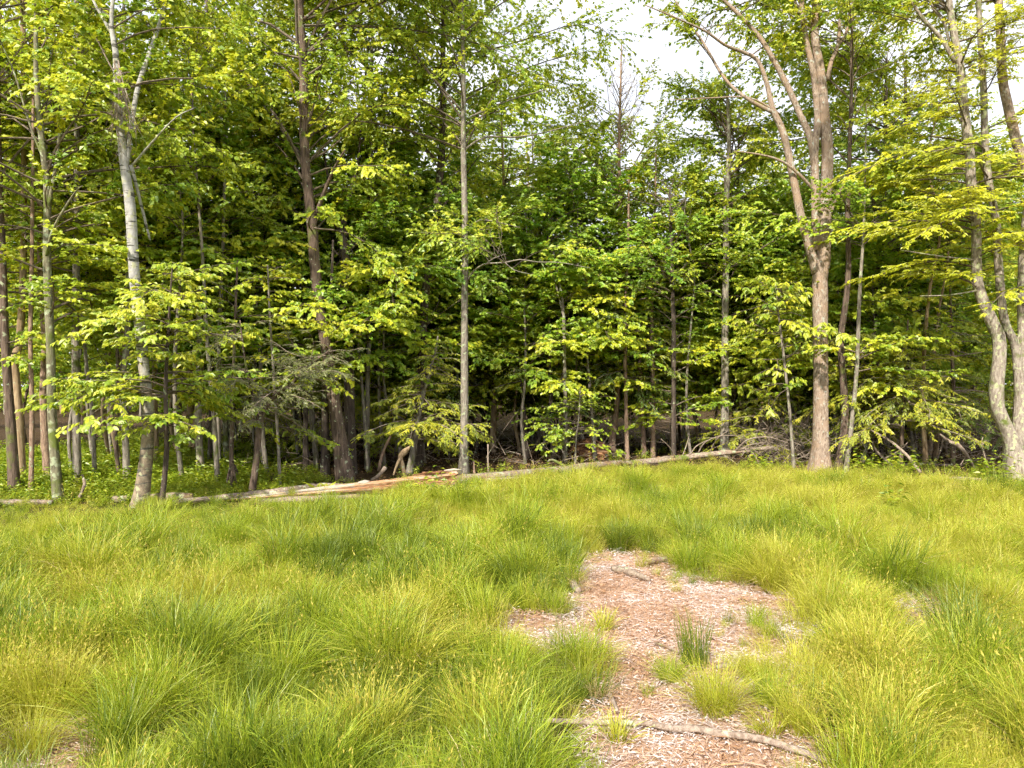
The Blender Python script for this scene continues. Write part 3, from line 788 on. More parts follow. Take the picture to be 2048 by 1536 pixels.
def crown_into(rng, bmb, cmb, path, zlo, zhi, n, L, style, shape='round', az=None, dens=1.0, pick=None, clear=0.0, tint=(0.5, 0.26), leaf_scale=1.0):
    st = STYLE[style]
    u = rng.uniform(0, 1, n)
    z = zlo + (zhi - zlo) * u
    s = spine_at(path, z)
    prof = {'round': 0.45 + 0.75 * np.sin(np.pi * np.clip(0.12 + 0.8 * u, 0, 1)), 'cone': 1.15 - 0.95 * u, 'flat': np.ones(n), 'top': 0.5 + 0.7 * u}[shape]
    LL = L * prof * rng.uniform(0.5, 1.45, n) * (1.3 if style in ('canopy', 'maple', 'deep', 'maple_high') else 1.0)
    if az is None:
        A = rng.uniform(0, 6.283, n)
        front = (np.abs(A - 4.71) < 0.95) & (rng.uniform(0, 1, n) < clear)      # trunks at the edge stay bare toward the meadow
        A = np.where(front, A + np.pi, A)
    else: A = rng.uniform(az[0], az[1], n)
    el = rng.normal(st['elev'][0], st['elev'][1], n) + (0.35 * u if style in ('canopy', 'deep', 'maple_high') else 0)
    grow(rng, s[:, :3], A, LL, el, rng.normal(*st['droop'], n), st['twigs'], 0.40, st['leaf'] * leaf_scale, st['lw'], st['per_m'] * dens, st['tilt'], st['hang'], tint,
         np.minimum(s[:, 3] * 0.4, 0.006 + 0.007 * LL), st['flat'], st.get('needles', False), s_min=st.get('s_min', 0.1), leaf_keep=0.0 if style == 'dead' else 1.0, twig_r=2.2 if style == 'dead' else 1.0, bmb=bmb, cmb=cmb, leaf_pick=pick)

def px_path(pts, base, d, extend=None):
    """photograph trace (x, y, width) at distance d -> local path (x, y, z, r) from the tree's base"""
    out = []
    for p in pts:
        w = at(p[0], p[1], d + (p[3] if len(p) > 3 else 0.0)) - base
        out.append([w[0], w[1], w[2], 0.87 * p[2] / FPX * d / 2])
    out[0][2] = min(out[0][2], -0.12)
    if extend:
        last = np.array(out[-1]); prev = np.array(out[-2])
        dirn = unit(unit(last[:3] - prev[:3]) + UP * 1.5)
        L = extend - last[2]
        if L > 0.5:
            for k, f in ((0.5, 0.85), (1.0, 0.55)):
                q = last[:3] + dirn * L * k
                out.append([q[0], q[1], q[2], last[3] * f])
    return np.array(out)

TREE_N = [0]
def tree(name, label, pts, bark, crowns=(), limbs=(), base=None, flare=0.5, extend=None, sides=12, group=None, rough=0.035, wood=None, leaf_parts=0, cat='tree', dd=0.0):
    """pts: trunk trace in the photograph, first point on the ground; limbs: traces; crowns: (style, y_low, y_high, n, L[, options])"""
    TREE_N[0] += 1
    seed = 1000 + TREE_N[0]
    rng = np.random.default_rng(seed)
    b = place(*(base or pts[0][:2]))
    d = b[1]
    root = thing(name, b, label, cat, group)
    path = smooth_path(px_path(pts, b, d, extend), 0.22)
    tm = MB(); tm.tube(path, sides, rough, seed, flare)
    lw = []
    for l in limbs:
        lp = smooth_path(np.array([[*(at(p[0], p[1], d + (p[3] if len(p) > 3 else 0.0)) - b), 0.85 * p[2] / FPX * d / 2] for p in l]), 0.2)
        tm.tube(lp, 8, rough, seed + len(lw), 0.0)
        lw.append(lp)
    tr = tm.build('trunk', M[bark], root)
    B_, C_, CM = MB(), MB(), []
    picks = []
    for c in crowns:
        style, ylo, yhi, n, L = c[:5]
        opt = dict(c[5]) if len(c) > 5 else {}
        src = opt.pop('limb', None)
        pth = path if src is None else lw[src]
        zlo = CAM_H + (768 - ylo) / FPX * d - b[2]; zhi = CAM_H + (768 - yhi) / FPX * d - b[2]
        zhi = min(zhi, pth[:, 2].max()); zlo = max(min(zlo, zhi - 0.2), 0.3)
        mk = STYLE[style]['mat']
        if mk not in CM: CM.append(mk)
        C_.cur = CM.index(mk)
        pk = None
        if leaf_parts and style == leaf_parts[0] and opt.pop('parts', False): pk = picks
        if style in ('canopy', 'maple', 'deep', 'maple_high') and ylo < 330: opt.setdefault('dens', 0.8)
        crown_into(rng, B_, C_, pth, zlo, zhi, n, L, style, pick=pk, **{'clear': 0.85 if style in ('canopy', 'maple', 'deep', 'maple_high') else 0.0, **opt})
    if B_.n: B_.build('branches', M[wood or 'twig'], root, smooth=False, kind='stuff')
    cr = None
    if C_.n: cr = C_.build('crown', [M[k] for k in CM], root, smooth=False, kind='stuff')
    if picks:
        p, ld, nr, LL, WW, tt = [np.concatenate([q[k] for q in picks]) for k in range(6)]
        # the leaves that face the meadow most are parts of their own, the rest one mass
        order = np.argsort(p[:, 1])
        top, rest = order[:leaf_parts[1]], order[leaf_parts[1]:]
        mk = STYLE[leaf_parts[0]]['mat']
        rm = MB(); rm.leaves(p[rest], ld[rest], nr[rest], LL[rest], WW[rest], tt[rest])
        cr = rm.build('crown', M[mk], root, smooth=False, kind='stuff')
        metas = []
        for t in (0.2, 0.4, 0.6, 0.8):
            one = MB()
            # a real leaf: six faces, folded on its midrib, with a drooping tip
            w = STYLE[leaf_parts[0]]['lw']
            xs = [0.0, 0.2, 0.5, 0.8, 1.0]; ws = [0.03, 0.36, 0.5, 0.3, 0.0]
            V = []
            for x_, w_ in zip(xs, ws):
                V += [(x_, 0, -0.14 * x_ ** 2), (x_, w_ * w, 0.10 * w_ - 0.14 * x_ ** 2), (x_, -w_ * w, 0.10 * w_ - 0.14 * x_ ** 2)]
            F = []
            for k in range(4):
                F += [[3 * k, 3 * k + 3, 3 * k + 4, 3 * k + 1], [3 * k, 3 * k + 2, 3 * k + 5, 3 * k + 3]]
            one.add(V, F, t)
            metas.append(one.mesh('leaf', [M[mk]], True))
        from mathutils import Matrix
        for q in top:
            o = link('leaf', metas[min(3, int(tt[q] * 4))], cr)
            dx = unit(ld[q]); sy = unit(np.cross(nr[q], dx)); uz = np.cross(dx, sy)
            mt = Matrix(((dx[0], sy[0], uz[0], p[q][0]), (dx[1], sy[1], uz[1], p[q][1]), (dx[2], sy[2], uz[2], p[q][2]), (0, 0, 0, 1)))
            mt = mt @ Matrix.Diagonal((LL[q], LL[q], LL[q], 1))
            o.matrix_local = mt
    return root
# ---- trees along the edge of the wood, traced from the photograph: (x, y, width) in its pixels, first point on the ground
tree('slender_tree', 'brown trunk with peeling pale flecks beside the smooth tan trunk', [(30, 992, 25), (22, 860, 21), (10, 680, 18), (5, 525, 16), (-4, 300, 15), (-6, 60, 12)], 'bark_brown',
     [('maple', 720, 560, 8, 1.6), ('maple_high', 480, -90, 31, 2.2)], extend=13.0)
tree('slender_tree', 'smooth tan trunk with a kink, close behind a brown trunk', [(45, 974, 20), (36, 800, 17), (29, 718, 16), (38, 690, 16), (46, 560, 14), (48, 300, 12), (46, 20, 10)], 'bark_tan',
     [('maple_high', 420, -90, 20, 2.2)], extend=13.0)
tree('slender_tree', 'thin straight pinkish pole tree at the meadow edge', [(62, 993, 11), (64, 830, 10), (61, 672, 9), (64, 500, 8), (66, 300, 7)], 'bark_red', [('maple', 640, 330, 14, 1.4)], extend=9.0)
tree('slender_tree', 'pink mottled trunk leaning behind a mossy trunk', [(97, 968, 17), (87, 800, 16), (90, 680, 14), (82, 560, 13), (80, 300, 11)], 'bark_red', [('maple', 560, 220, 14, 1.8), ('canopy', 220, -90, 6, 2.2)], extend=13.0)
tree('mossy_maple', 'green mossy trunk with dark limbs forking high in its crown', [(117, 1006, 22), (104, 832, 19), (101, 696, 18), (94, 525, 17), (94, 376, 15), (87, 308, 14), (73, 171, 11), (72, 17, 8)], 'bark_moss',
     [('maple', 660, 520, 8, 1.7), ('maple_high', 480, -60, 42, 2.3), ('maple_high', 330, 60, 8, 1.6, dict(limb=0))],
     limbs=[[(96, 420, 9), (110, 340, 7), (130, 200, 5, .4), (165, 100, 3, .8)], [(90, 520, 8), (108, 455, 6, -.3), (150, 385, 4, -.6), (165, 372, 2, -.8)], [(88, 320, 7), (60, 250, 5), (30, 150, 4), (0, 80, 3)]], extend=13.0)
tree('grey_maple', 'straight grey trunk with a dark stain near its foot', [(154, 974, 19), (153, 860, 17), (151, 662, 16), (154, 410, 13), (154, 68, 10)], 'bark_grey',
     [('maple', 640, 480, 6, 1.7), ('maple_high', 460, 150, 13, 2.2), ('canopy', 180, -90, 7, 2.4)], extend=13.0)
tree('slender_tree', 'thin crooked dark sapling trunk with a bare side branch', [(243, 968, 10), (231, 884, 9), (237, 770, 8), (232, 640, 6), (236, 520, 5)], 'bark_brown', [('maple', 700, 530, 10, 1.2)], limbs=[[(237, 790, 4), (222, 750, 3), (214, 735, 2)]])
tree('grey_maple', 'two toned grey trunk standing just behind the white birch', [(254, 970, 17), (252, 900, 15), (246, 764, 14), (254, 679, 13), (256, 525, 12), (252, 380, 10)], 'bark_grey', [('maple', 620, 300, 19, 1.9)], extend=12.0)
tree('birch', 'white birch with lichen at its foot and a forked top', [(279, 1014, 33), (292, 918, 28), (297, 832, 25), (287, 730, 23), (273, 593, 23), (267, 525, 23), (260, 410, 22), (248, 325, 19), (236, 205, 15), (231, 103, 13), (222, 51, 10), (226, 0, 8), (228, -80, 6)], 'bark_birch',
     [('maple_high', 330, 40, 8, 1.8), ('canopy', 60, -90, 11, 2.0), ('canopy', 180, -90, 6, 1.6, dict(limb=1))],
     limbs=[[(224, 70, 8), (205, 34, 7), (186, 0, 6), (170, -60, 4)], [(252, 330, 13), (273, 188, 11, .3), (297, 113, 10, .5), (318, 51, 9, .7), (332, 0, 8, .8), (345, -80, 5, 1)], [(266, 330, 6), (300, 290, 5, -.3), (352, 235, 3, -.8), (392, 215, 2, -1)], [(262, 330, 9), (280, 400, 7, .3), (300, 480, 5, .5)]], extend=13.0, sides=16)
# a bunch of dead twigs hangs in the birch
tree('beech_sapling', 'beech sapling with broad bright leaves in flat tiers beside the birch', [(322, 1012, 13), (333, 901, 11), (331, 781, 9), (335, 690, 7), (340, 600, 5), (345, 530, 3)], 'bark_dark',
     [('beech', 920, 830, 5, 0.8, dict(parts=True)), ('beech', 860, 690, 30, 1.3, dict(parts=True)), ('beech', 720, 530, 34, 1.3, dict(parts=True))], leaf_parts=('beech', 300))
tree('slender_tree', 'thin tan pole trunk between the birch and the beech sapling', [(314, 936, 11), (310, 792, 10), (306, 600, 8), (310, 400, 6)], 'bark_tan', [('maple', 560, 330, 12, 1.7)], extend=10.0)
tree('grey_maple', 'pale lichen spotted trunk standing in the green ground cover', [(402, 953, 17), (397, 833, 15), (400, 679, 14), (396, 576, 12), (398, 380, 10), (400, 150, 8)], 'bark_maple', [('maple', 640, 470, 8, 1.6), ('maple_high', 450, -90, 22, 2.3)], extend=13.0)
tree('slender_tree', 'thin dark trunk close behind the pale lichen spotted trunk', [(419, 936, 11), (424, 730, 9), (430, 525, 8), (432, 461, 8), (424, 308, 7), (415, 100, 6), (414, 0, 5)], 'bark_dark', [('maple', 560, 380, 8, 1.7), ('maple_high', 360, -90, 17, 2.2)], extend=13.0)
tree('slender_tree', 'thin grey trunk, one of a pair near the stilt rooted trunk', [(437, 960, 12), (436, 815, 11), (440, 640, 9), (447, 450, 7)], 'bark_grey', [('maple', 640, 420, 12, 1.6)], extend=10.0)
tree('slender_tree', 'thin mossy trunk standing deeper behind the stilt rooted trunk', [(453, 936, 12), (448, 730, 11), (441, 560, 10), (447, 330, 8), (450, 100, 6)], 'bark_moss', [('maple', 600, 400, 10, 1.8), ('maple_high', 300, -90, 8, 2.2)], extend=13.0)
tree('stilt_rooted_tree', 'small trunk standing on splayed reddish stilt roots', [(464, 950, 12), (463, 901, 10), (465, 800, 8), (470, 650, 6), (475, 520, 4)], 'bark_brown', [('maple', 700, 520, 12, 1.3)], base=(465, 974), flare=0.2,
     limbs=[[(464, 925, 9), (456, 955, 6, -.2), (450, 985, 4, -.4)], [(464, 925, 9), (470, 955, 6, -.3), (476, 984, 4, -.5)], [(464, 930, 8), (464, 960, 6, -.4), (461, 980, 4, -.7)], [(464, 925, 8), (478, 950, 5, .3), (486, 968, 4, .5)]])
tree('dying_hemlock', 'leaning dark hemlock with thin grey green needles', [(502, 988, 17), (513, 918, 14), (520, 850, 13), (540, 800, 11), (580, 770, 8), (620, 730, 6), (660, 700, 4)], 'bark_brown',
     [('hemlock_grey', 850, 730, 22, 0.95, dict(shape='flat')), ('hemlock_grey', 790, 700, 26, 0.8, dict(shape='flat')), ('hemlock_grey', 820, 640, 18, 0.9, dict(shape='flat', limb=0))],
     limbs=[[(519, 850, 9), (505, 790, 7), (490, 720, 5), (480, 640, 3)]], wood='twig_dead', flare=0.3)
tree('maple_sapling', 'small maple with yellow green sprays over the dying hemlock', [(560, 972, 8), (556, 880, 7), (548, 760, 6), (540, 640, 5), (535, 530, 3)], 'bark_grey', [('maple', 880, 820, 4, 1.1), ('maple', 800, 540, 24, 1.05)])
tree('slender_tree', 'short dark trunk in shade between the hemlock and the pair of oaks', [(612, 944, 14), (611, 850, 12), (612, 700, 10), (606, 520, 8)], 'bark_dark', [('deep', 720, 450, 17, 1.9)], extend=10.0)
tree('dark_oak', 'dark rough trunk close behind the large leaning trunk', [(651, 957, 22), (650, 860, 18), (651, 764, 16), (654, 690, 12), (662, 600, 8)], 'bark_dark', [('deep', 700, 600, 12, 1.0)], extend=6.0)
tree('leaning_oak', 'large ridged brown trunk leaning over the broken log', [(692, 962, 36), (677, 867, 30), (658, 730, 26), (639, 610, 25), (629, 525, 24), (625, 461, 23), (612, 342, 21), (608, 239, 21), (607, 137, 19), (601, 34, 16), (600, -80, 13)], 'bark_brown',
     [('maple_high', 480, 260, 22, 2.6), ('canopy', 330, -50, 25, 3.4), ('canopy', -20, -90, 21, 3.0)],
     limbs=[[(632, 430, 12), (650, 380, 9, -.2), (672, 330, 6, -.5), (690, 300, 4, -.8)], [(606, 40, 8), (640, 10, 6), (690, -40, 4)]], extend=13.0, sides=18, rough=0.05, flare=0.45)
tree('dark_oak', 'dark forked trunk rising out of leaves behind the leaning trunk', [(702, 948, 26), (698, 760, 24), (696, 600, 24), (688, 500, 23), (684, 440, 21), (700, 390, 12), (716, 320, 6)], 'bark_dark', [('deep', 700, 430, 15, 2.2), ('canopy', 360, -90, 22, 2.8), ('canopy', 340, 100, 11, 2.4, dict(limb=0))],
     limbs=[[(684, 450, 14), (668, 400, 9), (655, 350, 6), (648, 300, 4)]], extend=13.0)
tree('slender_tree', 'pale lichen trunk behind the upturned dead snag', [(735, 938, 12), (735, 764, 11), (739, 645, 10), (741, 400, 9), (742, 205, 8), (746, 0, 5)], 'bark_grey', [('deep', 640, 400, 14, 2.0), ('canopy', 380, -90, 22, 2.5)], extend=13.0)
tree('light_hemlock', 'young hemlock with drooping yellow green sprays behind the broken log', [(817, 948, 15), (830, 881, 13), (843, 800, 11), (858, 750, 8), (870, 705, 5), (876, 672, 3)], 'bark_grey',
     [('hemlock_light', 880, 690, 80, 1.65, dict(shape='cone', tint=(0.46, 0.24)))], wood='twig_dead')
tree('dark_oak', 'dark leaning trunk showing through leaves above the young hemlock', [(836, 932, 22), (843, 760, 20), (848, 628, 19), (858, 525, 19), (865, 496, 19), (876, 393, 18), (884, 290, 16), (886, 103, 12), (888, 0, 9)], 'bark_dark',
     [('deep', 720, 430, 17, 2.3), ('maple_high', 420, 250, 8, 2.4), ('canopy', 300, -90, 20, 3.0)], limbs=[[(880, 430, 7), (900, 390, 5), (930, 350, 3), (960, 310, 2)]], extend=13.0)
tree('grey_maple', 'slim straight pale grey trunk rising beside the broken log end', [(927, 954, 24), (928, 880, 19), (929, 798, 18), (929, 628, 16), (930, 525, 15), (929, 410, 14), (927, 308, 13), (927, 171, 11), (925, 60, 9)], 'bark_grey',
     [('canopy', 330, 150, 12, 2.6), ('canopy', 160, -90, 17, 3.0), ('canopy', 270, 268, 6, 0.5), ('canopy', 262, 240, 6, 1.4, dict(limb=1)), ('canopy', 215, 180, 6, 1.3, dict(limb=2))],
     limbs=[[(934, 565, 5), (943, 547, 4, -.1), (966, 529, 4, -.2), (1010, 525, 3, -.4), (1040, 519, 3, -.45), (1075, 524, 2, -.5), (1120, 525, 2, -.6), (1180, 536, 1, -.7)], [(1010, 525, 2, -.4), (1028, 540, 2, -.5), (1060, 548, 1, -.6)], [(970, 529, 2, -.2), (990, 515, 2, -.3), (1012, 508, 1, -.3)], [(927, 300, 6), (970, 275, 5, .2), (1040, 274, 4, .4), (1100, 262, 3, .5), (1180, 240, 2, .6)], [(927, 240, 6), (960, 225, 5, .3), (1020, 200, 4, .5), (1090, 180, 3, .6)], [(930, 470, 4), (960, 440, 3, .2), (1040, 455, 2, .4)]], extend=13.0)
tree('slender_tree', 'very slender pale trunk with light leaves and a bent top', [(1129, 926, 10), (1131, 833, 9), (1129, 730, 8), (1127, 628, 7), (1118, 560, 5), (1106, 500, 3)], 'bark_grey', [('maple', 720, 500, 55, 1.15)], dd=0,
     limbs=[[(1128, 640, 5), (1112, 570, 4, -.1), (1098, 535, 3, -.2), (1085, 520, 2, -.2)]])
tree('leafy_sapling', 'round leafed sapling bush around the foot of the slender pale trunk', [(1150, 930, 5), (1152, 880, 4), (1158, 830, 3), (1160, 780, 2)], 'bark_grey', [('maple', 900, 790, 37, 0.85, dict(leaf_scale=0.8, dens=1.2, tint=(0.4, 0.2)))], limbs=[[(1135, 928, 4), (1120, 890, 3), (1100, 850, 2)]], cat='sapling')
tree('slender_tree', 'dark trunk in shade behind the very slender pale trunk', [(1108, 920, 12), (1102, 800, 10), (1098, 576, 9), (1096, 400, 7)], 'bark_dark', [('deep', 640, 380, 34, 2.1)], extend=10.0)
tree('bare_topped_tree', 'tall pinkish trunk carrying a bare twiggy top against the sky', [(1230, 913, 19), (1224, 890, 15), (1233, 815, 13), (1237, 730, 12), (1248, 628, 11), (1243, 525, 10), (1240, 400, 9), (1238, 300, 7), (1241, 180, 5), (1243, 80, 2)], 'bark_red',
     [('maple', 700, 480, 31, 1.5), ('canopy', 520, 240, 58, 1.9, dict(dens=0.75)), ('dead', 330, 100, 44, 1.5, dict(shape='cone'))], wood='twig_dead')
tree('dead_conifer', 'thin reddish dead conifer pole with bare level side twigs', [(1289, 913, 11), (1282, 781, 9), (1276, 679, 8), (1269, 604, 5), (1266, 570, 2)], 'bark_red', [], wood='twig_dead')
tree('slender_tree', 'thin brown pole just behind the dead conifer', [(1255, 920, 10), (1252, 815, 9), (1250, 650, 8), (1256, 480, 6)], 'bark_red', [('hemlock', 780, 500, 34, 1.3)], extend=9.0)
tree('slender_tree', 'reddish straight pole with leaves only above head height', [(1306, 914, 11), (1306, 791, 10), (1303, 600, 8), (1310, 420, 5)], 'bark_red', [('maple', 770, 640, 20, 1.1), ('maple', 600, 420, 23, 1.6)], extend=10.0)
tree('slender_tree', 'dark pole half hidden in bright leaves near the raised log', [(1347, 920, 12), (1347, 826, 11), (1347, 645, 10), (1340, 420, 7)], 'bark_dark', [('maple', 860, 700, 23, 1.2), ('deep', 700, 450, 31, 1.8), ('canopy', 440, 330, 20, 1.3)], extend=8.5)
tree('cherry_tree', 'straight blue grey trunk standing behind the raised log', [(1449, 914, 22), (1449, 850, 18), (1450, 764, 17), (1450, 628, 15), (1452, 525, 15), (1452, 420, 13), (1458, 300, 10), (1455, 200, 6)], 'bark_grey', [('deep', 600, 400, 29, 2.0), ('canopy', 420, 200, 41, 1.7)], extend=12.0)
tree('slender_tree', 'dark thin trunk next to the blue grey trunk', [(1469, 905, 10), (1468, 833, 9), (1470, 640, 8), (1475, 450, 6)], 'bark_dark', [('maple', 700, 480, 26, 1.9), ('canopy', 440, 250, 17, 2.0)], extend=11.0)
tree('hickory_sapling', 'sapling with large drooping pale leaves before the stout trunk', [(1588, 936, 8), (1580, 830, 7), (1566, 700, 6), (1556, 620, 4), (1550, 560, 3)], 'bark_grey', [('hickory', 790, 570, 46, 1.25, dict(parts=True)), ('hickory', 640, 560, 10, 0.9, dict(parts=True))], leaf_parts=('hickory', 260))
tree('hemlock_sapling', 'low hemlock with tiered bright sprays beside the stout trunk', [(1540, 917, 8), (1536, 850, 7), (1530, 760, 4), (1528, 700, 2)], 'bark_brown', [('hemlock_light', 890, 710, 52, 1.6, dict(shape='cone'))], wood='twig_dead')
tree('stout_tree', 'stout scaly barked tree dividing into tall bare stems',
     [(1641, 943, 48), (1642, 900, 36), (1642, 833, 32), (1641, 679, 31), (1640, 560, 33), (1646, 513, 33), (1651, 410, 26), (1655, 308, 25), (1649, 239, 23), (1642, 154, 20), (1629, 68, 17), (1632, 0, 15), (1636, -120, 11)], 'bark_cherry',
     [('canopy', -20, -90, 18, 3.0), ('canopy', 120, -40, 6, 1.5, dict(limb=0)), ('canopy', 130, -30, 7, 1.5, dict(limb=1)), ('canopy', 60, -90, 7, 1.8, dict(limb=2)), ('maple_high', 140, -90, 5, 1.8, dict(limb=4)), ('canopy', 90, -90, 7, 2.0, dict(limb=3))],
     limbs=[[(1634, 545, 26), (1618, 490, 22), (1601, 427, 19), (1584, 342, 18), (1567, 267, 16), (1546, 219, 14), (1533, 164, 11), (1515, 120, 9), (1490, 106, 8), (1450, 90, 6, -.3), (1410, 62, 5, -.6), (1348, 34, 4, -.9), (1290, 10, 2, -1.2)],
            [(1552, 228, 10), (1520, 212, 9), (1485, 191, 8), (1447, 154, 7, .2), (1406, 85, 6, .4), (1368, 31, 5, .6), (1330, -40, 3, .9)],
            [(1630, 340, 18), (1621, 278, 17), (1601, 232, 15), (1574, 171, 14), (1539, 106, 12), (1509, 62, 10), (1468, 20, 9), (1430, -20, 7), (1380, -100, 4)],
            [(1634, 500, 22), (1629, 342, 19), (1630, 290, 18), (1635, 239, 16), (1628, 154, 15), (1613, 85, 13), (1604, 17, 12), (1598, -100, 9)],
            [(1656, 160, 12), (1662, 125, 10), (1676, 89, 9), (1681, 27, 8), (1688, -40, 6)], [(1668, 105, 7), (1690, 70, 7), (1700, 40, 6), (1712, -20, 5)],
            [(1640, 393, 8), (1594, 345, 7, -.2), (1560, 321, 6, -.3), (1519, 309, 4, -.4), (1468, 302, 2, -.5)], [(1660, 430, 11), (1672, 395, 10), (1693, 362, 8)],
            [(1560, 228, 4), (1500, 196, 4), (1420, 196, 3), (1350, 200, 2)]],
     extend=13.0, sides=20, rough=0.045, flare=0.35)
tree('slender_tree', 'crooked brown trunk rising next to the stout scaly trunk', [(1677, 941, 20), (1690, 833, 16), (1683, 713, 15), (1682, 672, 14), (1693, 593, 13), (1697, 525, 12), (1695, 444, 11), (1697, 369, 10), (1702, 220, 8)], 'bark_brown', [('canopy', 330, -50, 35, 2.4)], extend=13.0)
tree('slender_tree', 'thin grey trunk leaning outward from the foot of the crooked one', [(1690, 946, 12), (1703, 850, 10), (1714, 730, 9), (1719, 593, 8), (1726, 480, 6), (1730, 380, 4)], 'bark_grey', [('maple', 760, 700, 10, 1.3), ('deep', 520, 380, 26, 1.9)], extend=10.0)
tree('slender_tree', 'mossy leaning pole in shade amid the brushwood', [(1722, 928, 10), (1736, 860, 9), (1745, 760, 8), (1752, 640, 6)], 'bark_moss', [('hemlock_light', 840, 640, 36, 1.6)])
tree('dark_oak', 'forked dark grey trunk rising behind the layered hemlocks', [(1756, 914, 15), (1758, 815, 14), (1751, 662, 13), (1758, 576, 13), (1764, 500, 11), (1770, 330, 9)], 'bark_dark', [('deep', 640, 350, 43, 2.2), ('canopy', 340, -50, 29, 2.5)], extend=13.0)
tree('dark_oak', 'dark straight trunk deepest between the layered hemlocks', [(1816, 910, 15), (1816, 662, 13), (1816, 525, 12), (1812, 300, 9)], 'bark_dark', [('deep', 640, 250, 46, 2.3), ('canopy', 250, -50, 14, 2.5)], extend=13.0)
tree('hemlock_sapling', 'layered hemlock with flat pale sprays above the brushwood', [(1800, 934, 10), (1806, 830, 8), (1812, 720, 6), (1816, 640, 3)], 'bark_brown', [('hemlock_light', 860, 650, 58, 1.9, dict(shape='cone'))], wood='twig_dead')
tree('hemlock_sapling', 'layered hemlock with green sprays next to the old twin trunk', [(1905, 930, 10), (1908, 830, 9), (1904, 700, 7), (1900, 570, 4)], 'bark_brown', [('hemlock', 870, 590, 58, 1.9, dict(shape='cone', tint=(0.62, 0.22)))], wood='twig_dead')
tree('old_maple', 'old lichen covered twin trunk with feathery yellow leaf tiers',
     [(2036, 960, 52), (2028, 905, 38), (2018, 867, 30), (1995, 815, 29), (1994, 764, 29), (1999, 713, 28), (1997, 672, 27), (1977, 628, 25), (1958, 576, 22), (1953, 525, 21), (1952, 444, 20), (1943, 376, 20), (1939, 308, 20), (1929, 222, 19), (1922, 144, 17), (1908, 68, 15), (1898, 0, 13), (1885, -150, 8)], 'bark_maple',
     [('yellow', 590, 150, 27, 2.2, dict(az=(2.1, 4.3))), ('yellow', 560, 250, 8, 1.6, dict(az=(4.6, 6.6))), ('yellow', 200, -60, 12, 1.8), ('canopy', 60, -90, 16, 2.6), ('yellow', 520, 120, 16, 1.9, dict(limb=0, az=(2.8, 5.8))), ('maple_high', 60, -60, 5, 1.6, dict(limb=2))],
     limbs=[[(2036, 900, 32), (2040, 800, 26), (2032, 696, 20), (2008, 638, 18), (1997, 525, 18), (1993, 444, 17), (1977, 359, 16), (1970, 273, 15), (1967, 171, 14), (1960, 60, 12), (1955, -60, 9)],
            [(2046, 880, 24), (2047, 730, 22), (2043, 600, 18), (2046, 500, 16), (2052, 420, 14), (2060, 350, 14)],
            [(1910, 125, 10), (1881, 75, 9), (1843, 34, 8), (1815, -10, 6)], [(1900, 90, 6), (1888, 45, 6), (1868, 20, 5), (1850, -20, 4)], [(2028, 740, 7), (2034, 690, 6), (2046, 640, 5)],
            [(1952, 520, 5), (1900, 515, 4, -.4), (1850, 508, 3, -.7), (1800, 500, 2, -.9)], [(1960, 580, 4), (1900, 590, 3, -.5), (1840, 592, 2, -.8)]],
     extend=13.0, sides=20, rough=0.045, flare=0.35)
tree('old_maple', 'thick bare stem bending across the top corner beside the twin trunk', [(2112, 962, 44), (2108, 800, 30), (2096, 600, 26), (2076, 430, 24), (2052, 340, 22), (2035, 290, 21), (2018, 222, 20), (2005, 154, 19), (2001, 68, 18), (1997, 0, 16), (1990, -120, 12)], 'bark_cherry',
     [('yellow', 120, -60, 12, 1.7), ('canopy', 20, -90, 12, 2.6), ('yellow', 620, 300, 20, 1.8)], extend=13.0, sides=16)
# ---- the wood behind: a few kinds grown once, then set out as individuals
def forest_kind(seed, name, bark, H, r, crowns, wood='twig', label='', cat='tree', lean=0.4):
    rng = np.random.default_rng(seed)
    root = thing(name, (0, 0, 0), label, cat)
    zs = np.linspace(0, H, 7)
    wx = np.cumsum(rng.normal(0, 0.12, 7)) * lean * 2; wy = np.cumsum(rng.normal(0, 0.12, 7)) * lean * 2
    path = smooth_path(np.stack([wx - wx[0], wy - wy[0], zs - 0.15, r * (1.0 - 0.82 * zs / H)], 1), 0.5)
    MB().tube(path, 8, 0.04, seed, 0.4).build('trunk', M[bark], root)
    B_, C_ = MB(), MB()
    for style, zl, zh, n, L, opt in crowns:
        crown_into(rng, B_, C_, path, zl, zh, n, L, style, **opt)
    mk = STYLE[crowns[0][0]]['mat']
    B_.build('branches', M[wood], root, smooth=False, kind='stuff')
    C_.build('crown', M[mk], root, smooth=False, kind='stuff')
    return root

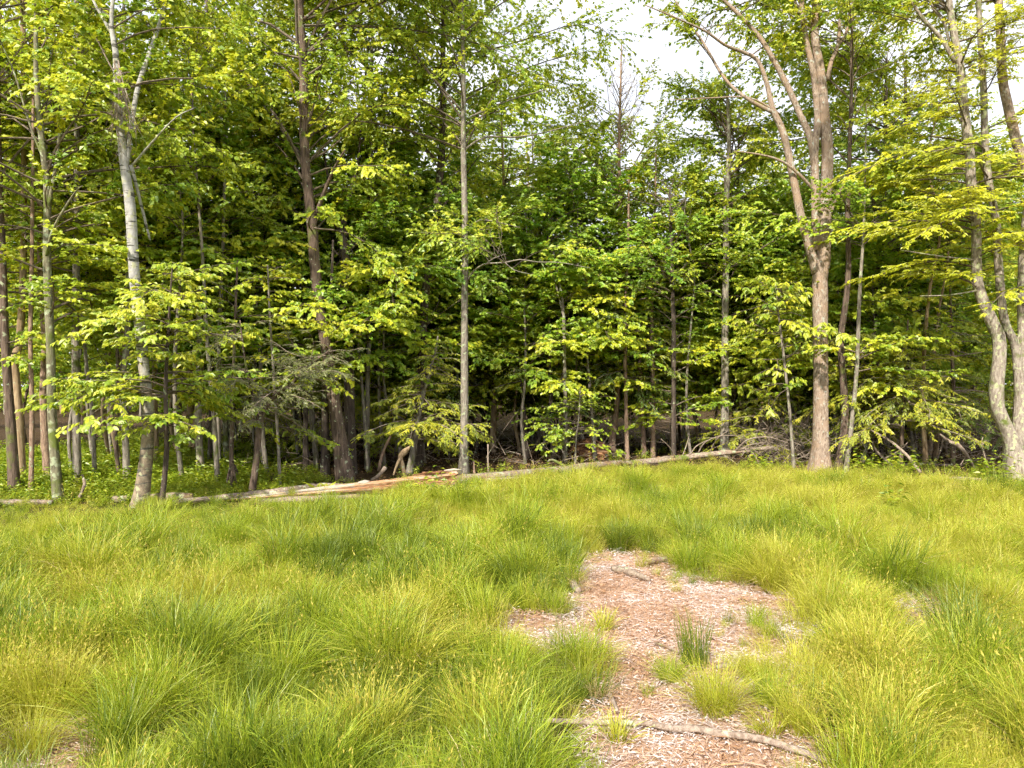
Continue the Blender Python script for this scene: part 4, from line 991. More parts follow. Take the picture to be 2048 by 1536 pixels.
KINDS = {
    'deep_a': forest_kind(201, 'forest_tree', 'bark_grey', 15.0, 0.15, [('deep', 3.5, 14.5, 70, 2.7, dict(leaf_scale=1.45, dens=0.36))]),
    'deep_b': forest_kind(202, 'forest_tree', 'bark_brown', 13.0, 0.13, [('deep', 2.5, 12.5, 70, 2.5, dict(leaf_scale=1.45, dens=0.36))]),
    'canopy_a': forest_kind(203, 'forest_tree', 'bark_maple', 17.0, 0.17, [('canopy', 6.0, 16.5, 64, 3.0, dict(leaf_scale=1.45, dens=0.36))]),
    'canopy_b': forest_kind(204, 'forest_tree', 'bark_tan', 15.5, 0.14, [('maple', 4.0, 15.0, 64, 2.6, dict(leaf_scale=1.45, dens=0.36))]),
    'hem_a': forest_kind(205, 'forest_hemlock', 'bark_dark', 11.0, 0.12, [('hemlock', 2.0, 10.8, 95, 2.4, dict(shape='cone', leaf_scale=1.5, dens=0.55))], 'twig_dead'),
    'hem_b': forest_kind(206, 'forest_hemlock', 'bark_red', 8.5, 0.09, [('hemlock', 1.5, 8.3, 85, 2.1, dict(shape='cone', leaf_scale=1.5, dens=0.55))], 'twig_dead'),
    'sap_a': forest_kind(209, 'understory_maple', 'bark_grey', 5.6, 0.05, [('maple', 1.5, 5.5, 40, 1.7, {})], lean=0.8),
    'sap_b': forest_kind(210, 'understory_maple', 'bark_brown', 7.2, 0.055, [('deep', 1.8, 7.0, 44, 1.8, dict(tint=(0.64, 0.24)))], lean=0.8),
    'hem_c': forest_kind(211, 'understory_hemlock', 'bark_brown', 5.0, 0.06, [('hemlock_light', 1.1, 4.9, 60, 1.8, dict(shape='cone', dens=0.7, leaf_scale=1.15, tint=(0.38, 0.2)))], 'twig_dead'),
    'slim': forest_kind(212, 'slim_tree', 'bark_tan', 10.0, 0.065, [('maple_high', 5.2, 9.8, 22, 1.6, {})], lean=0.7),
    'slim_g': forest_kind(213, 'slim_tree', 'bark_grey', 10.5, 0.06, [('canopy', 5.0, 10.2, 22, 1.6, {})], lean=0.7),
    'pole': forest_kind(207, 'forest_pole', 'bark_grey', 9.0, 0.06, [('deep', 2.6, 8.8, 34, 1.5, dict(leaf_scale=1.3))]),
    'pole_d': forest_kind(208, 'forest_pole', 'bark_dark', 8.0, 0.055, [('hemlock', 2.3, 7.8, 46, 1.3, dict(leaf_scale=1.4, dens=0.6))], 'twig_dead'),
}
LAB = {
    'deep_a': ('tall green leaved tree standing deep in the wood', 'trees deep in the wood'),
    'deep_b': ('shorter green leaved tree with a brown trunk deep in the wood', 'brown trunked trees deep in the wood'),
    'canopy_a': ('tallest high crowned tree showing far back over the wood', 'high crowned trees far back'),
    'canopy_b': ('yellow green tree with a tan trunk deep in the wood', 'yellow green trees deep in the wood'),
    'hem_a': ('tall dark hemlock filling the shade behind the edge trees', 'tall dark hemlocks in the wood'),
    'hem_b': ('small dark hemlock filling the shade behind the edge trees', 'small dark hemlocks in the wood'),
    'sap_a': ('small yellow green maple in tiers under the taller trees', 'small yellow green maples'),
    'sap_b': ('small deep green maple in tiers under the taller trees', 'small deep green maples'),
    'hem_c': ('small light green hemlock under the taller trees', 'small light green hemlocks'),
    'slim': ('', 'slim tan trees near the meadow edge'),
    'slim_g': ('', 'slim grey trees near the meadow edge'),
    'pole': ('thin grey pole trunk in the dark of the wood', 'thin grey poles in the wood'),
    'pole_d': ('thin dark pole trunk with dead lower twigs in the wood', 'thin dark poles in the wood'),
}
MARKS = [(20, 'the brown and tan trunks'), (62, 'the thin pinkish pole'), (105, 'the mossy trunk'), (154, 'the stained grey trunk'), (243, 'the crooked sapling trunk'), (283, 'the white birch'), (328, 'the beech sapling'), (400, 'the lichen spotted trunk'),
         (450, 'the thin mossy trunk'), (515, 'the dying hemlock'), (560, 'the small maple'), (612, 'the short dark trunk'), (665, 'the large leaning trunk'), (737, 'the pale lichen trunk'), (835, 'the young hemlock'), (928, 'the slim pale trunk'),
         (1010, 'the grey fallen log'), (1100, 'the shaded dark trunk'), (1130, 'the very slender trunk'), (1235, 'the bare topped tree'), (1282, 'the dead conifer'), (1306, 'the reddish pole'), (1347, 'the half hidden pole'), (1400, 'the raised fallen trunk'), (1450, 'the blue grey trunk'),
         (1535, 'the low hemlock'), (1575, 'the drooping leaved sapling'), (1641, 'the stout scaly tree'), (1688, 'the crooked brown trunk'), (1740, 'the mossy leaning pole'), (1757, 'the forked dark trunk'), (1810, 'the layered pale hemlock'), (1905, 'the layered green hemlock'), (1985, 'the old twin trunk'), (2045, 'the thick bare stem')]
DESC = {'slim': 'slim tan high crowned trunk', 'slim_g': 'slim grey high crowned trunk', 'deep_a': 'tall green leaved tree', 'deep_b': 'brown trunked tree', 'canopy_a': 'high crowned pale tree', 'canopy_b': 'yellow green tan tree', 'hem_a': 'tall dark hemlock', 'hem_b': 'small dark hemlock',
        'pole': 'thin grey pole tree', 'pole_d': 'thin dark twiggy pole tree', 'sap_a': 'small yellow green maple', 'sap_b': 'small deep green maple', 'hem_c': 'small light green hemlock'}
USED = {}
def where(kind, x, y):
    px = 1024 + FPX * x / y
    m = min(MARKS, key=lambda k: abs(k[0] - px))[1]
    deep = 'just behind' if y < 23 else 'well behind' if y < 32 else 'deep behind' if y < 44 else 'far back behind'
    lab = f'{DESC[kind]} {deep} {m}'
    n = USED[lab] = USED.get(lab, 0) + 1
    return lab + ['', ', the deeper one', ', the deepest one', ', fourth one', ', fifth one', ', sixth one'][min(n, 6) - 1]
placed = {k: 0 for k in KINDS}
def put(kind, x, y, rz, s):
    loc = (x, y, float(terrain(x, y)) if abs(x) < 60 else 0.0)
    grp = LAB[kind][1]
    lab = where(kind, x, y)
    r = KINDS[kind]
    if placed[kind] == 0:
        r.location = loc; r.rotation_euler = (0, 0, rz); r.scale = (s,) * 3
        r['label'] = lab; r['group'] = grp
    else:
        copy_tree(r, loc, rz, s, lab, grp)
    placed[kind] += 1

rngF = np.random.default_rng(77)
def spread_out(n, d0, d1, kinds, probs, smin, smax, gap, px0=-120, px1=2170, back=2.2, big={}):
    got = []
    tries = 0
    while len(got) < n and tries < 4000:
        tries += 1
        d = math.sqrt(rngF.uniform(d0 ** 2, d1 ** 2)); px = rngF.uniform(px0, px1)
        x = (px - 1024) / FPX * d
        if d < np.interp(px, EDGE_X, EDGE_D) + back: continue
        if any((x - a) ** 2 + (d - b) ** 2 < gap ** 2 for a, b in got): continue
        got.append((x, d))
        s = rngF.uniform(smin, smax)
        k = str(rngF.choice(kinds, p=probs))
        s *= big.get(k, 1.0)
        if 1010 < px < 1420 and k.startswith(('deep', 'canopy', 'hem_a')): s = min(s, 0.50 + 0.004 * d)      # the gap where the sky shows
        put(k, x, d, rngF.uniform(-0.8, 0.8), s)
spread_out(26, 17, 27, ['pole', 'pole_d', 'hem_b'], [0.42, 0.42, 0.16], 0.75, 1.15, 1.0, 480, 2100)
spread_out(18, 21, 31, ['pole', 'pole_d', 'hem_b'], [0.3, 0.45, 0.25], 0.75, 1.1, 1.0, 820, 1560)
spread_out(12, 18, 27, ['pole', 'deep_b', 'canopy_b'], [0.4, 0.3, 0.3], 0.75, 1.1, 1.5, -60, 480)
spread_out(28, 16.5, 30, ['sap_a', 'sap_b', 'hem_c'], [0.36, 0.36, 0.28], 0.75, 1.15, 1.7, 430, 2170, back=4.5)
spread_out(44, 23, 38, ['sap_a', 'sap_b', 'hem_c', 'deep_b', 'canopy_b'], [0.34, 0.28, 0.12, 0.12, 0.14], 0.62, 0.95, 1.5, big={'sap_a': 1.55, 'sap_b': 1.4, 'hem_c': 1.4})
spread_out(6, 26, 38, ['canopy_a', 'canopy_b'], [0.5, 0.5], 0.75, 1.0, 3.0)
spread_out(22, 36, 56, ['deep_a', 'deep_b', 'canopy_a', 'canopy_b', 'hem_a'], [0.28, 0.22, 0.18, 0.26, 0.06], 0.85, 1.15, 2.4)
spread_out(14, 15, 24, ['slim', 'slim_g'], [0.55, 0.45], 0.8, 1.1, 0.9, 130, 640, back=1.2)
spread_out(9, 18, 26, ['slim', 'slim_g'], [0.5, 0.5], 0.8, 1.1, 1.0, 720, 1900, back=1.2)
spread_out(13, 19, 27, ['sap_a', 'sap_b'], [0.7, 0.3], 0.85, 1.2, 1.3, 700, 1900, back=2.6)
for k_, px_, d_, s_ in (('canopy_b', 985, 24.5, 0.86), ('deep_a', 1075, 28.0, 0.84), ('canopy_b', 1040, 33.0, 0.95), ('canopy_a', 905, 30.0, 0.85)):
    put(k_, (px_ - 1024) / FPX * d_, d_, 0.4, s_)
for k, c in placed.items():
    if c == 0: bpy.data.objects.remove(KINDS[k])

def far_woods():
    rng = np.random.default_rng(9); mb = MB(); n = 50000
    a = rng.uniform(-0.78, 0.78, n); d = rng.uniform(58, 72, n)
    x = d * np.tan(a)
    top = 9.5 + 2.0 * np.sin(x * 0.45) + 1.5 * np.sin(x * 1.1 + 1)
    z = top * rng.uniform(0, 1, n) ** 0.9
    th = rng.uniform(0, 6.28, n)
    mb.leaves(np.stack([x, d, z], 1), np.stack([np.cos(th), np.sin(th), rng.normal(-0.3, 0.3, n)], 1), UP + rng.normal(0, 0.6, (n, 3)), rng.uniform(0.35, 0.75, n), 0.4, np.clip(rng.normal(0.4, 0.2, n), 0, 1))
    o = mb.build('far_woods', M['canopy'], smooth=False, kind='stuff')
    o['label'] = 'far green mass of forest foliage behind all the trunks'; o['category'] = 'woods'
far_woods()
# ------------------------------------------------------------------ dead wood on the ground
def limb_thing(name, label, cat, pts, mat, group=None, sides=10, rough=0.12, step=0.10, twigs=(), flare=0.0, part='stem', shift=0.0, wood=None):
    """pts: (x, y, width, distance, None to lie on the ground)"""
    rows = []
    for p in pts:
        if len(p) == 3:
            q = place(p[0], p[1]); d = q[1]; r = p[2] / FPX * d / 2
            w = q + UP * (r * 0.8 + (0.05 if q[1] > 11 else 0.055))
        else:
            d = p[3]; r = p[2] / FPX * d / 2
            w = at(p[0], p[1], d)
        rows.append([*w, r])
    rows = np.array(rows)
    b = rows[0, :3].copy(); b[2] = float(terrain(b[0], b[1]))
    rows[:, :3] -= b
    seed = int(abs(pts[0][0] * 7 + pts[0][1]))
    root = thing(name, b, label, cat, group)
    MB().tube(smooth_path(rows, step), sides, rough, seed, flare).build(part, M[mat], root)
    for t in twigs:
        tr = []
        for p in t:
            d = p[3] if len(p) > 3 else rows[0, 1] + b[1]
            tr.append([*(at(p[0], p[1], d) - b), p[2] / FPX * d / 2])
        MB().tube(smooth_path(np.array(tr), 0.1), 6, 0.05, seed + 3).build('branch', M[wood or mat], root)
    return root

# broken rotten log: a torn trunk tapering to the ground, its splintered end raised
def broken_log():
    a = place(455, 1004); e = place(908, 978)
    n = 46; t = np.linspace(0, 1, n)
    root = thing('broken_log', a, 'rotten orange brown log with a splintered torn end', 'log')
    rng = np.random.default_rng(3)
    d = e - a
    R = 0.04 + 0.20 * t ** 1.1
    c = d[None] * t[:, None] + UP * (R * 0.85 + 0.02)[:, None]
    path = np.concatenate([c, R[:, None]], 1)
    mb = MB()
    sides = 22
    ax = unit(d); side = unit(np.cross(ax, UP)); up = np.cross(side, ax)
    ang = np.linspace(0, 2 * np.pi, sides, endpoint=False)
    ridge = rng.normal(0, 0.10, sides)
    V = []
    for k in range(n):
        rr = R[k] * (1 + ridge * (0.5 + t[k]) + rng.normal(0, 0.035, sides))
        top = np.clip(np.sin(ang), 0, 1)
        rr = rr * (1 - 0.25 * top * (0.5 + 0.5 * np.sin(9 * t[k] + 1)))         # the upper face is torn away unevenly
        off = ax * (rng.normal(0, 0.05, sides) if k == n - 1 else np.zeros(sides))[:, None]
        V.append(c[k] + rr[:, None] * (np.cos(ang)[:, None] * side + np.sin(ang)[:, None] * up * 0.9) + off)
    i = np.arange(n - 1)[:, None]; j = np.arange(sides)[None, :]
    q = np.stack([i * sides + j, i * sides + (j + 1) % sides, (i + 1) * sides + (j + 1) % sides, (i + 1) * sides + j], -1).reshape(-1, 4)
    top = np.broadcast_to(np.sin(ang + 0.14)[None, :], (n - 1, sides)).ravel()
    along = np.repeat(t[:-1], sides)
    tint = np.clip(np.where(top > 0.1, np.interp(along, [0.0, 0.42, 0.58], [1.0, 0.95, 0.58]), 0.90) + rng.normal(0, 0.13, (1, sides)).repeat(n - 1, 0).ravel(), 0, 1)
    mb.add(np.array(V).reshape(-1, 3), q, tint)
    cap = [(n - 1) * sides + s for s in range(sides)]
    mb.v.append((c[-1] - ax * 0.15)[None]); ci = mb.n; mb.n += 1
    mb.f.append(np.array([[cap[s], cap[(s + 1) % sides], ci] for s in range(sides)])); mb.t.append(rng.uniform(0.1, 0.5, sides)); mb.m.append(np.zeros(sides, int))
    mb.build('log_body', M['rot'], root, smooth=False)
    for k in range(26):                                     # torn splinters at the raised end and along the upper face
        f = rng.uniform(0.86, 1.0) if k < 18 else rng.uniform(0.45, 0.9)
        an = rng.uniform(0, 2 * np.pi) if k < 18 else rng.uniform(0.3, 2.6)
        rr = np.interp(f, t, R) * rng.uniform(0.5, 1.0)
        p = d * f + UP * (np.interp(f, t, R) * 0.85 + 0.02) + rr * (math.cos(an) * side + math.sin(an) * up)
        L = rng.uniform(0.25, 0.75)
        dr = unit(ax + 0.10 * rng.normal(0, 1, 3) + 0.10 * (math.sin(an)) * up)
        w = rng.uniform(0.015, 0.045)
        s_ = unit(np.cross(dr, rng.normal(0, 1, 3))); u_ = np.cross(dr, s_)
        q0 = p - dr * L * 0.55
        V = [q0 + s_ * w * 0.4, q0 - s_ * w * 0.4, q0 + u_ * w * 0.4, p + s_ * w, p - s_ * w, p + u_ * w * 0.8, p + dr * L * 0.45]
        MB().add(V, [[0, 1, 4], [0, 4, 3], [1, 2, 5], [1, 5, 4], [2, 0, 3], [2, 3, 5], [3, 4, 6], [4, 5, 6], [5, 3, 6]], float(rng.uniform(0.2, 1.0))).build('splinter', M['rot'], root, smooth=False)
broken_log()
limb_thing('fallen_log', 'pale crooked log lying along the front of the rotten log', 'log', [(345, 1013, 9), (430, 1006, 11), (500, 999, 13), (570, 993, 15), (640, 984, 15), (705, 986, 14), (790, 985, 12), (880, 984, 10)], 'stick', sides=10)
limb_thing('fallen_log', 'weathered brown log low in the grass before the rotten log', 'log', [(500, 1014, 11), (600, 1009, 13), (720, 1003, 11)], 'log_grey')
limb_thing('fallen_log', 'grey fallen log partly sunk in grass beyond the splintered end', 'log', [(905, 972, 19), (1000, 964, 19), (1090, 954, 17), (1165, 946, 14)], 'log_grey', sides=12)
limb_thing('fallen_log', 'long raised fallen trunk bearing dead branches at its far end', 'log', [(1090, 951, 12), (1180, 940, 13), (1290, 924, 13, 21.0), (1400, 911, 12, 20.8), (1480, 903, 11, 20.6), (1545, 895, 7, 20.5)], 'log_grey', sides=12,
           twigs=[[(1395, 908, 3.2, 20.8), (1410, 885, 2.6, 20.6), (1440, 872, 2.0, 20.3), (1470, 871, 1.3, 20.1)], [(1420, 905, 2.6, 20.8), (1432, 880, 2.0, 20.5), (1455, 862, 1.3, 20.3)], [(1380, 910, 2.6, 20.8), (1392, 893, 2.0, 20.9), (1415, 880, 1.3, 21)],
                  [(1365, 912, 2.6, 20.9), (1373, 890, 2.0, 21), (1378, 872, 1.3, 21.2)], [(1470, 903, 3.9, 20.6), (1495, 880, 3.2, 20.2), (1535, 874, 2.6, 19.9), (1570, 884, 1.3, 19.7)], [(1480, 902, 3.2, 20.6), (1500, 890, 2.6, 20.8), (1540, 884, 2.0, 21)],
                  [(1350, 913, 2.6, 20.9), (1337, 892, 2.0, 20.6), (1322, 878, 1.3, 20.4)], [(1500, 900, 2.6, 20.6), (1512, 915, 2.0, 20.2), (1518, 930, 1.3, 20)], [(1440, 905, 2.0, 20.7), (1470, 925, 1.3, 20.4), (1480, 935, 1.3, 20.2)]], wood='twig_dead')
limb_thing('thin_log', 'thin pale bent branch lying on grass near the splintered end', 'branch', [(900, 984, 8), (925, 973, 10), (955, 970, 9), (1000, 967, 8), (1042, 963, 6)], 'stick')
limb_thing('fallen_log', 'short log with orange broken wood behind the birch foot', 'log', [(228, 1009, 13), (300, 1007, 15), (345, 1006, 17), (385, 1005, 15)], 'log_grey')
limb_thing('fallen_log', 'pale flattened log half buried in grass near the mossy trunk', 'log', [(-60, 1018, 14), (20, 1016, 13), (105, 1014, 10)], 'log_grey')
limb_thing('fallen_log', 'distant reddish log lying in the shaded clearing', 'log', [(556, 942, 9), (600, 936, 11), (640, 932, 10)], 'bark_red')
limb_thing('crooked_stick', 'white crooked stick standing in the ground cover by the grey trunk', 'stick', [(158, 1003, 6), (163, 985, 6, 14.4), (169, 968, 6, 14.4), (165, 950, 4, 14.5)], 'stick', step=0.05, sides=8)
limb_thing('long_stick', 'long lichen crusted stick lying across the bare ground', 'stick', [(1062, 1460, 9), (1150, 1463, 10), (1215, 1465, 10), (1290, 1467, 11), (1340, 1478, 13), (1395, 1479, 13), (1440, 1490, 14), (1520, 1499, 13), (1580, 1518, 13), (1660, 1546, 12)], 'stick', sides=12, step=0.06,
           twigs=[[(1350, 1478, 10, 4.72), (1370, 1500, 9, 4.6), (1385, 1520, 5, 4.5)], [(1520, 1500, 8, 4.55), (1545, 1490, 6, 4.6), (1562, 1480, 3, 4.65)]])
limb_thing('dead_stick', 'leaning grey stick poking up behind the rotten log', 'stick', [(743, 968, 8), (757, 952, 8, 16.6), (771, 935, 9, 16.5)], 'twig_dead', sides=8)
limb_thing('dead_snag', 'hooked dead snag with a pale broken tip behind the rotten log', 'snag', [(812, 968, 9), (808, 945, 9, 17.0), (803, 925, 9, 17.0), (801, 914, 10, 17.0), (810, 903, 12, 17.0), (820, 893, 3, 17.0)], 'bark_tan', step=0.05, sides=8,
           twigs=[[(801, 914, 7, 17.0), (793, 932, 5, 16.8), (787, 950, 3, 16.6)]])
limb_thing('dead_branch', 'dead branch leaning up into the shade behind the hooked snag', 'branch', [(757, 948, 6), (766, 905, 6, 18.5), (781, 872, 4, 18.6)], 'bark_red', sides=8)
limb_thing('dead_stick', 'thin upright dead stem standing beside the pale grey trunk', 'stick', [(977, 954, 4), (976, 930, 4, 17.8), (976, 888, 3, 17.8)], 'twig_dead', sides=6)
limb_thing('dead_stick', 'short orange stub standing beside the slim pale trunk', 'stick', [(949, 953, 5), (948, 940, 5, 18), (948, 922, 2, 18)], 'bark_red', sides=6)
limb_thing('dead_branch', 'mossy curved branch arching off the sunk grey log', 'branch', [(1150, 944, 7), (1130, 932, 6, 19.0), (1105, 920, 5, 19.0), (1096, 923, 4, 18.9)], 'bark_moss', sides=8)
limb_thing('dead_branch', 'long dead stick slanting down through brushwood to the grass', 'branch', [(1841, 952, 7), (1815, 912, 6, 18.2), (1780, 882, 5, 18.6), (1742, 860, 3, 19)], 'twig_dead', sides=8)
limb_thing('dead_branch', 'grey forked dead branch low in the brushwood', 'branch', [(1785, 938, 6), (1770, 920, 5, 19.6), (1752, 900, 4, 19.8), (1745, 885, 2, 19.9)], 'twig_dead', twigs=[[(1768, 918, 3, 19.6), (1800, 900, 3, 19.4), (1815, 885, 2, 19.2)]])
limb_thing('dead_branch', 'pale bent dead branch with a broken knob in the brushwood', 'branch', [(1950, 946, 5), (1935, 912, 6, 18.6), (1915, 890, 9, 18.6), (1900, 884, 6, 18.6), (1880, 868, 3, 18.8)], 'stick', sides=8)
limb_thing('dead_branch', 'dark twisted branch lying low across the brushwood', 'branch', [(1900, 938, 7), (1870, 930, 8, 19.5), (1835, 928, 7, 19.5), (1800, 930, 4, 19.6)], 'bark_dark', twigs=[[(1865, 930, 4, 19.5), (1880, 905, 3, 19.5), (1886, 875, 2, 19.5)]])
limb_thing('fallen_branch', 'pale branch lying in grass before the old twin trunk', 'branch', [(1965, 967, 7), (1930, 964, 7), (1895, 963, 6)], 'log_grey', twigs=[[(1950, 966, 4, 16.8), (1935, 974, 3, 16.4), (1928, 976, 2, 16.3)]])
limb_thing('dead_stalk', 'dry umbel stalk standing before the twin trunk', 'stalk', [(1976, 950, 4), (1970, 915, 3, 17.9), (1964, 893, 3, 17.9)], 'twig_dead', sides=6,
           twigs=[[(1964, 893, 2, 17.9), (1956, 884, 2, 17.8), (1950, 884, 2, 17.8)], [(1964, 893, 2, 17.9), (1964, 880, 2, 17.9), (1966, 874, 2, 17.9)], [(1964, 893, 2, 17.9), (1970, 882, 2, 17.9), (1976, 882, 2, 17.9)]])
limb_thing('grey_stub', 'small grey broken stub poking out of the meadow grass', 'stump', [(1783, 1068, 9), (1782, 1052, 8, 11.2), (1784, 1040, 3, 11.2)], 'bark_grey', sides=8, step=0.03)

# dead conifer side twigs
def conifer_twigs():
    root = [o for o in COL.objects if o.name.startswith('dead_conifer')][0]
    rng = np.random.default_rng(12); mb = MB()
    d = root.location.y
    trunk = np.array([[*(at(x, y, d) - np.array(root.location)), .05] for x, y in ((1289, 913), (1282, 781), (1276, 679), (1269, 604))])
    n = 46
    z = rng.uniform(0.5, trunk[-1, 2], n)
    s = spine_at(trunk, z)
    az = rng.uniform(0, 6.28, n); L = rng.uniform(0.5, 1.5, n)
    grow(rng, s[:, :3], az, L, rng.normal(0.0, 0.12, n), rng.normal(-0.03, 0.08, n), twigs=2.5, twig_len=0.3, r0=0.011, leaf_keep=0.0, bmb=mb, cmb=None, wiggle=0.04)
    mb.build('branches', M['twig_dead'], root, smooth=False, kind='stuff')
conifer_twigs()

# bunch of dead twigs caught in the birch
def twig_bunch():
    d = place(279, 1014)[1] - 0.3
    b = at(250, 150, d)
    root = thing('dead_twig_bunch', b, 'brown bunch of dead twigs hanging in the birch', 'twigs')
    rng = np.random.default_rng(15); mb = MB()
    for k in range(9):
        p0 = at(232 + rng.uniform(-4, 8), 120 + rng.uniform(0, 50), d); p2 = at(255 + rng.normal(0, 22), 285 + rng.uniform(-40, 20), d + rng.normal(0, .3)); pm = (p0 + p2) / 2 + rng.normal(0, 0.1, 3)
        path = smooth_path(np.array([[*(p0 - b), .014], [*(pm - b), .011], [*(p2 - b), .004]]), .1)
        mb.tube(path, 5, 0.05, k)
        n = 30
        i = rng.integers(2, len(path), n)
        q = path[i, :3]
        mb.cones(q, q + rng.normal(0, 0.18, (n, 3)) - UP * rng.uniform(0.05, 0.35, (n, 1)), 0.004)
    mb.build('twig_mass', M['twig_dead'], root, smooth=False, kind='stuff')
twig_bunch()

# root plate of a wind-thrown tree in the shade
def root_plate():
    b = place(1180, 918)
    root = thing('root_plate', b, 'brown upturned root plate lying in the shade behind logs', 'root plate')
    rng = np.random.default_rng(18); mb = MB()
    n, m = 14, 20
    V = []
    for i in range(n + 1):
        for j in range(m):
            u = math.pi * i / n; v = 2 * math.pi * j / m
            r = 1 + 0.18 * math.sin(3 * v + 2 * u) + rng.normal(0, 0.07)
            V.append((0.62 * r * math.sin(u) * math.cos(v), 0.30 * r * math.sin(u) * math.sin(v), 0.22 + 0.36 * r * math.cos(u) - 0.1 * math.cos(v) * math.sin(u)))
    F = [[i * m + j, i * m + (j + 1) % m, (i + 1) * m + (j + 1) % m, (i + 1) * m + j] for i in range(n) for j in range(m)]
    mb.add(V, F, rng.uniform(0.0, 0.55, len(F)))
    mb.build('soil_mass', M['rot'], root, smooth=False)
    for k in range(14):
        a = rng.uniform(0, 6.28); p = np.array([0.5 * math.cos(a), -0.1 + 0.15 * math.sin(a), 0.25 + 0.3 * math.sin(a)])
        dr = unit(np.array([math.cos(a), -0.4, 0.6 * math.sin(a) + 0.3]) + rng.normal(0, .3, 3))
        L = rng.uniform(0.3, 0.9)
        MB().tube(smooth_path(np.array([[*p, .03], [*(p + dr * L * .5 + rng.normal(0, .06, 3)), .018], [*(p + dr * L + UP * -0.1), .005]]), .08), 6, .06, k).build('root', M['bark_brown'], root)
root_plate()

# brushwood: a tangle nobody could count
def brushwood():
    rng = np.random.default_rng(19); mb = MB()
    def lot(n, px0, px1, d0, d1, zmax, lmin, lmax):
        px = rng.uniform(px0, px1, n); d = rng.uniform(d0, d1, n)
        x = (px - 1024) / FPX * d
        p0 = np.stack([x, d, terrain(x, d) + rng.uniform(0, zmax, n)], 1)
        a = rng.uniform(0, 6.28, n)
        dr = np.stack([np.cos(a), np.sin(a) * .6, rng.normal(0.25, 0.45, n)], 1)
        L = rng.uniform(lmin, lmax, n)[:, None]
        mid = p0 + dr * L * 0.5 + rng.normal(0, 0.06, (n, 3))
        mb.cones(p0, mid + (mid - p0) * .1, rng.uniform(.006, .014, n)); mb.cones(mid, mid + dr * L * 0.5 + rng.normal(0, 0.16, (n, 3)), .006)
    lot(420, 1490, 2010, 19.6, 23.5, 0.9, 0.5, 1.6)
    lot(200, 1480, 1660, 20.0, 22.0, 0.7, 0.4, 1.2)
    lot(260, 640, 1250, 19.5, 25, 0.35, 0.4, 1.4)
    lot(90, 380, 640, 18.0, 24, 0.3, 0.4, 1.2)
    o = mb.build('brushwood', M['twig_dead'], smooth=False, kind='stuff')
    o['label'] = 'tangle of dead brown brushwood on the forest floor'; o['category'] = 'brushwood'
brushwood()

# sticks and chunks on the bare ground
for k, (a, b, w, lab) in enumerate([((1225, 1150), (1300, 1172), 12, 'grey split branch piece at the top of the bare patch'), ((1135, 1178), (1158, 1196), 16, 'short grey wood chunk at the corner of the bare patch'),
                                    ((1290, 1140), (1345, 1128), 9, 'dark splinter of wood near the grass above the bare patch'), ((1435, 1352), (1470, 1349), 10, 'small dark wood chunk resting on the tuft of grass'),
                                    ((1310, 1300), (1380, 1330), 5, 'thin dry twig lying mid way down the bare patch'), ((1215, 1400), (1235, 1440), 8, 'pale wood sliver just above the long lichen stick'),
                                    ((0, 1532), (70, 1526), 12, 'grey stick end in the small bare corner patch')]):
    limb_thing('wood_piece', lab, 'wood', [(*a, w), ((a[0] + b[0]) / 2, (a[1] + b[1]) / 2 - 2, w * 1.1), (*b, w * 0.6)], 'log_grey' if k % 2 == 0 else 'twig_dead', sides=7, step=0.04, rough=0.15)

# ------------------------------------------------------------------ sedge tussocks that stand out of the meadow
def tussock_mesh(seed, n, h, spread, rad, width, mat, heads=0, straw=0, bend=0.9):
    return tuft(seed, n, h, spread, rad, width, mat, heads, bend=bend, seg=5, straw=straw).mesh('blades', GM, False)
TM = {
    'green': tussock_mesh(61, 560, 0.60, 0.80, 0.17, 0.005, 1, straw=50, heads=20),
    'arch': tussock_mesh(62, 620, 0.64, 0.90, 0.18, 0.0048, 0, straw=70, heads=30),
    'dark': tussock_mesh(63, 480, 0.60, 0.60, 0.17, 0.005, 2, straw=20),
    'rush': tussock_mesh(64, 150, 0.62, 0.22, 0.14, 0.007, 2, bend=0.3),
    'seed': tussock_mesh(65, 420, 0.58, 0.75, 0.18, 0.006, 0, heads=120, straw=30),
    'small': tussock_mesh(66, 90, 0.34, 0.7, 0.06, 0.008, 0),
}
